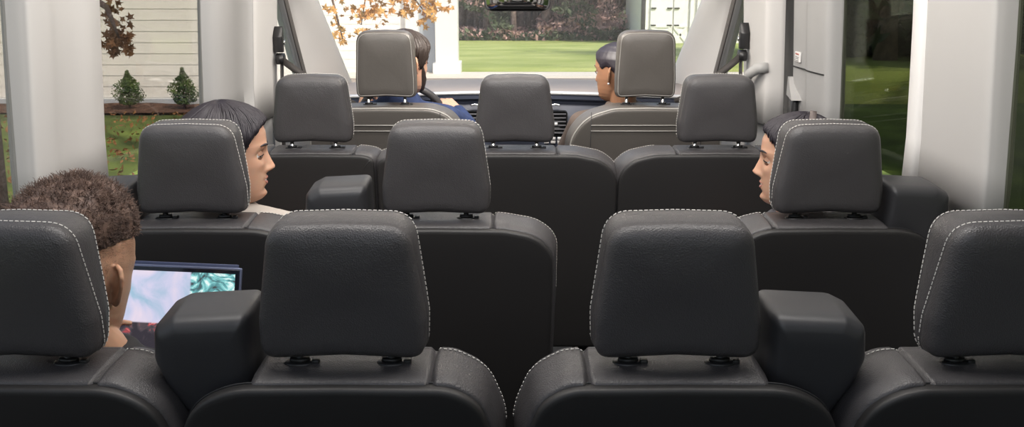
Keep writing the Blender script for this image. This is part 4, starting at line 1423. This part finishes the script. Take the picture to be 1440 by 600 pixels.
# undergrowth at the edge of the woods
bm = bmesh.new()
for m_, n, sd, nm in ((E['leaf_dark'], 22000, 1, 'undergrowth'), (E['leaf_pink'], 12000, 2, 'rust_undergrowth')):
    bm = bmesh.new()
    rr = random.Random(sd)
    def fn(rn, pk=(sd == 2)):
        u = rn.uniform(630, 1020); y = rn.uniform(46, 60) if u < 890 else rn.uniform(56, 62)
        x = (u - 717) / 1320 * y
        h = 2.0 + 2.4 * noise.noise(Vector((x * .25, y * .1, sd * 5)))
        z = rn.random() ** (.8 if pk else 1.3) * h * (1.25 if pk else .9)
        if noise.noise(Vector((x * .5, z * .6, sd))) < (-.1 if not pk else .15): z *= .35
        return Vector((x, y, GZ + slope(x, y) + z)), 1
    leafcloud(bm, n, fn, .15 if sd == 1 else .12, rr)
    o = obj(nm, bm, m_, smooth=False)
    tag(o, {'undergrowth': 'dark green undergrowth between the trunks beyond the lawn', 'rust_undergrowth': 'pinkish rust-coloured bushes between the trunks beyond the lawn'}[nm], 'undergrowth', kind='stuff')
# dark wooded bank closing the view behind the trunks
bm = bmesh.new()
rings = []
for j, (y, z) in enumerate(((60, -1.5), (62, 3), (66, 7), (74, 9), (80, -2))):
    rings.append([Vector((-30 + i * 1.5, y + 1.2 * noise.noise(Vector((i * .4, j, 0))), GZ + slope(0, y) + z + 1.0 * noise.noise(Vector((i * .3, j * 2, 5))))) for i in range(70)])
for a, b_ in zip(rings, rings[1:]):
    pass
vs = [[bm.verts.new(p) for p in r] for r in rings]
for a, b_ in zip(vs, vs[1:]):
    for i in range(69): bm.faces.new((a[i], a[i + 1], b_[i + 1], b_[i]))
tag(obj('ground_wooded_bank', bm, mat('wooded_bank', (.035, .03, .027), .95, var=(.9, (.26, .17, .16), .48, .75))), kind='structure')
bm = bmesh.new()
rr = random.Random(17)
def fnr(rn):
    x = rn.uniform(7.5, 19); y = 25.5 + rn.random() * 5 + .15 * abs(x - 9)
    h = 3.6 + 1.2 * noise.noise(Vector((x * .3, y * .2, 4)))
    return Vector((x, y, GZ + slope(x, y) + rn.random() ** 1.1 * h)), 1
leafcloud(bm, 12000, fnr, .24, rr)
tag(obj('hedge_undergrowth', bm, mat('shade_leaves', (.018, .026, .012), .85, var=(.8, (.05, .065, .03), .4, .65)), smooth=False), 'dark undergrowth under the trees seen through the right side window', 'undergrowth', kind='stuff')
# pale blocks put in for light areas between the trunks
for lx, w_, lab in ((735, .6, 'small pale block put in for a light area between trunks, left of the two'), (764, .9, 'small pale block put in for a light area between trunks, right of the two')):
    y = 52 if lx < 740 else 53
    x = (lx - 717) / 1320 * y
    s_ = empty('light_area_block', (x, y, GZ + slope(0, y)), 0, lab, 'light_area_block')
    bm = bmesh.new(); box(bm, -w_ / 2, w_ / 2, -.4, .6, 0, 1.0, .02); obj('wall', bm, mat('light_area_pale', (.46, .36, .31), .8), s_, smooth=False)
    bm = bmesh.new(); loft(bm, [[Vector((-w_ / 2 - .1, -.5, 1.0)), Vector((w_ / 2 + .1, -.5, 1.0)), Vector((0, -.5, 1.3))], [Vector((-w_ / 2 - .1, .7, 1.0)), Vector((w_ / 2 + .1, .7, 1.0)), Vector((0, .7, 1.3))]]); obj('roof', bm, E['bark'], s_, smooth=False)
# lamp post by the kerb
bm = bmesh.new(); tube(bm, [(2.62, 18.6, GZ), (2.62, 18.6, 2.9)], .045, 10); tube(bm, [(2.62, 18.6, GZ), (2.62, 18.6, GZ + .2)], [.12, .05], 10)
tag(obj('street_post', bm, mat('grey_post', (.10, .10, .11), .5)), 'thin dark grey post at the lawn edge, left of the front passenger', 'post')

# big shade trees at the right (cast the shade on the side lawn)
SG = [('broad dark tree shading the lawn, at the left edge of the right side window', (9.6, 24, GZ)), ('dark tree with drooping limbs in the upper middle of the right side window', (12.2, 25.5, GZ)),
      ('dark leafy tree at the upper right of the right side window', (12.6, 21, GZ))]
T4 = None
for k_, (lab, loc) in enumerate(SG):
    make_tree(lab, 'tree', (loc[0], loc[1], GZ + slope(0, loc[1])), 9, .26, E['leaf_dark'], 5200, .26, 40 + k_, None, low=.06, nb=20, spread=1.1, puff=.16)
# unseen trees at the right: lawn shade, some added to keep sun off the van
for k_, (x, y, H) in enumerate(((13, 8, 9), (17, 13, 10), (12, 1, 10), (15, 3, 11), (18, 8, 11), (9, -6, 12), (7, -3, 11), (5, -9, 12), (6.5, 9.5, 7))):
    make_tree('tall leafy tree out of view at the right, placed for its shade', 'tree', (x, y, GZ), H, .25, E['leaf_mid'], 4200, .34, 60 + k_, 'shade trees right of the van', low=.3, nb=14, spread=1.25, puff=.19)
# trees at the left behind the van
make_tree('shade tree on the left-hand lawn beside the house', 'tree', (-9.5, 7.0, GZ), 6.5, .18, E['leaf_mid'], 3000, .3, 90, None, low=.45, nb=12, spread=1.3, puff=.2)

# small conifer shrubs against the siding
def shrub(u, v0, v1, w, label, seed):
    y = 13.5
    d = .978 * y + .208 * 2.22
    x = (u - 717) / 1320 * d
    H = (v1 - v0) / 1320 * d * 1.06
    W = w / 1320 * d / 2
    rn = random.Random(seed)
    t = empty('shrub', (x, y, GZ + .03), 0, label, 'shrub', 'small conifer shrubs by the siding')
    bm = bmesh.new(); tube(bm, [(0, 0, -.02), (0, 0, H * .5), (0, 0, H * .9)], [.018, .012, .004], 7)
    for k in range(26):
        z = H * (.12 + .75 * k / 26); a = k * 2.4; L = W * .9 * (1 - k / 26) + .03
        tube(bm, [(0, 0, z), (math.cos(a) * L, math.sin(a) * L, z + L * .5)], [.006, .002], 5)
    obj('stem', bm, E['bark'], t)
    bm = bmesh.new()
    def fn(r):
        z = r.random() ** 1.25
        prof_ = (.55 + .45 * math.sin(z * 4.2)) * (1 - z) ** .75 + .05 if z < 2 else 0
        a = r.uniform(0, 2 * PI)
        lob = 1 + .28 * math.sin(a * 3 + z * 9)
        q = W * 1.25 * prof_ * lob * r.random() ** .4
        return Vector((math.cos(a) * q, math.sin(a) * q, H * (.08 + .92 * z) + q * .35)), 1
    leafcloud(bm, 2600, fn, .022, rn, .35)
    tag(obj('foliage', bm, E['conifer'], t, smooth=False), kind='stuff')
shrub(183, 100, 150, 38, 'small green conifer shrub against white siding, left of two', 3)
shrub(260, 92, 146, 36, 'small green conifer shrub against white siding, right of two', 4)

# fallen leaves on the left lawn
bm = bmesh.new(); rn = random.Random(9)
leafcloud(bm, 3000, lambda r: (Vector((r.uniform(-9, -3.2), r.uniform(5, 13.0), GZ + .07)), 1), .030, rn)
tag(obj('fallen_leaves', bm, E['leaf_brown'], smooth=False), 'fallen brown leaves scattered on the shaded left lawn', 'leaves', kind='stuff')

# maple in front left of the van with hanging orange branches
def leaf_shape(bm, p, s, rn):
    """lobed maple leaf as a small bent fan"""
    d = Vector((rn.gauss(0, .6), rn.gauss(-1, .5), rn.gauss(0, .6))).normalized()
    u = d.orthogonal().normalized(); w = d.cross(u)
    a0 = rn.uniform(0, 6.28)
    c = bm.verts.new(p)
    rad = [1, .45, .9, .4, .75, .3, .35, .3, .75, .4, .9, .45]
    vs_ = [bm.verts.new(p + (u * math.cos(a0 + k * PI / 6) + w * math.sin(a0 + k * PI / 6)) * s * r_ + d * s * .12 * math.sin(k * 1.7)) for k, r_ in enumerate(rad)]
    for k in range(12): bm.faces.new((c, vs_[k], vs_[(k + 1) % 12]))
def maple(loc, H, label, branches, n, size, m_, seed, clusters):
    rn = random.Random(seed)
    t = empty('maple_tree', loc, 0, label, 'tree')
    bm = bmesh.new()
    tube(bm, [(0, 0, -.1), (.04, .02, H * .4), (0, .05, H * .8), (0, 0, H)], [.13, .10, .07, .03], 10)
    L0 = Vector(loc)
    for br_ in branches:
        pts = [Vector(p) - L0 for p in br_]
        tube(bm, pts, [.035 * (1 - .85 * i / (len(pts) - 1)) for i in range(len(pts))], 7)
    obj('trunk', bm, E['bark'], t)
    bm = bmesh.new()
    for (c, r_, cnt) in clusters:
        for _ in range(cnt):
            leaf_shape(bm, Vector(c) - L0 + Vector((rn.gauss(0, r_), rn.gauss(0, r_), rn.gauss(0, r_ * .7))), size * rn.uniform(.7, 1.3), rn)
    for _ in range(n):
        a = rn.uniform(0, 6.28); rr = rn.random() ** .5 * H * .42
        leaf_shape(bm, Vector((math.cos(a) * rr, math.sin(a) * rr, H * (.62 + .45 * rn.random()))), size, rn)
    tag(obj('foliage', bm, m_, t, smooth=False), kind='stuff')
def PX(u, v, y):                 # a world point on the plane Y = y
    dy = (217 - v) / 1320; s, c_ = math.sin(PITCH), math.cos(PITCH)
    k = y / (c_ + dy * s)
    return Vector(((u - 717) / 1320 * k, y, CAMZ + (-s + dy * c_) * k))
cl = []
for u, v, r_, n in ((452, -10, .18, 10), (470, 12, .10, 8), (478, 30, .07, 6), (500, 8, .08, 8), (508, 35, .10, 14), (522, 18, .07, 9), (545, -5, .16, 26), (575, -6, .16, 30), (600, 0, .12, 22), (622, 2, .08, 10), (560, 12, .08, 10), (590, 22, .06, 9), (600, 28, .04, 5),
                    (478, 52, .04, 4), (486, 60, .04, 3), (498, 48, .05, 5), (536, 22, .06, 8), (612, 14, .05, 6), (405, 20, .08, 20), (404, 42, .06, 12), (520, -15, .2, 30)):
    cl.append((PX(u, v, 9.0 + .4 * math.sin(u)), r_, n))
maple((-2.9, 9.2, GZ), 4.6, 'orange autumn maple whose leaves hang before the windscreen at the left',
      [[(-2.9, 9.2, 1.8), (-2.3, 9.0, 1.9), PX(520, -40, 9), PX(508, 35, 9)], [(-2.9, 9.2, 2.0), (-2.0, 9.0, 2.3), PX(560, -30, 9), PX(600, 20, 9)], [(-2.9, 9.2, 1.6), (-2.4, 9.1, 1.6), PX(465, -10, 9), PX(482, 55, 9)]],
      700, .048, E['leaf_orange'], 21, cl)
cl = []
for u, v, r_, n in ((168, 45, .045, 22), (176, 55, .035, 14), (160, 60, .04, 16), (158, 76, .02, 5), (158, 22, .03, 9), (160, 4, .03, 9), (168, 62, .03, 8)):
    cl.append((PX(u, v, 4.6 + .1 * math.sin(u * 3)), r_, n))
maple((-2.75, 4.7, GZ), 3.6, 'brown-leaved maple whose leaf cluster shows at the top of the left window',
      [[(-2.75, 4.7, 1.5), (-2.4, 4.65, 1.6), PX(150, 10, 4.6), PX(168, 55, 4.6)]], 350, .030, E['leaf_brown'], 22, cl)

# ------------------------------------------------------------------ light and camera
w = bpy.data.worlds.new('World'); bpy.context.scene.world = w; w.use_nodes = True
nt = w.node_tree; bg = nt.nodes['Background']
sky = nt.nodes.new('ShaderNodeTexSky'); sky.sky_type = 'NISHITA'; sky.sun_disc = False
sky.sun_elevation = R(50); sky.sun_rotation = R(135); sky.air_density = 1.0; sky.dust_density = 3.0
mixn = nt.nodes.new('ShaderNodeMix'); mixn.data_type = 'RGBA'; mixn.inputs[0].default_value = .45
mixn.inputs[7].default_value = (2.2, 2.25, 2.35, 1)
nt.links.new(sky.outputs[0], mixn.inputs[6]); nt.links.new(mixn.outputs[2], bg.inputs['Color'])
bg.inputs['Strength'].default_value = WORLD
sl = bpy.data.lights.new('sun', 'SUN'); sl.energy = SUN; sl.angle = R(1.0); sl.color = (1, .92, .80)
so_ = bpy.data.objects.new('sun', sl); C.objects.link(so_)
el, az = R(50), R(SUNAZ)
d = Vector((math.cos(el) * math.sin(az), math.cos(el) * math.cos(az), math.sin(el)))   # towards the sun
so_.rotation_euler = d.to_track_quat('Z', 'Y').to_euler()
sky.sun_rotation = az
cam = bpy.data.cameras.new('camera'); co = bpy.data.objects.new('camera', cam); C.objects.link(co)
co.location = (0, 0, CAMZ); co.rotation_euler = (R(90) - PITCH, 0, 0)
cam.sensor_width = 36; cam.lens = 36 * F / 1440
cam.shift_x = 3 / 1440; cam.shift_y = -83 / 1440; cam.clip_start = .05; cam.clip_end = 500
sc = bpy.context.scene; sc.camera = co
sc.view_settings.view_transform = 'Standard'; sc.view_settings.look = 'None'; sc.view_settings.gamma = 1
sc.view_settings.exposure = EXPO; sc.view_settings.use_curve_mapping = False
sc.cycles.max_bounces = 8; sc.cycles.diffuse_bounces = 4; sc.cycles.transparent_max_bounces = 24
sc.cycles.use_denoising = True; sc.cycles.caustics_reflective = False; sc.cycles.caustics_refractive = False
sc.cycles.sample_clamp_indirect = 4
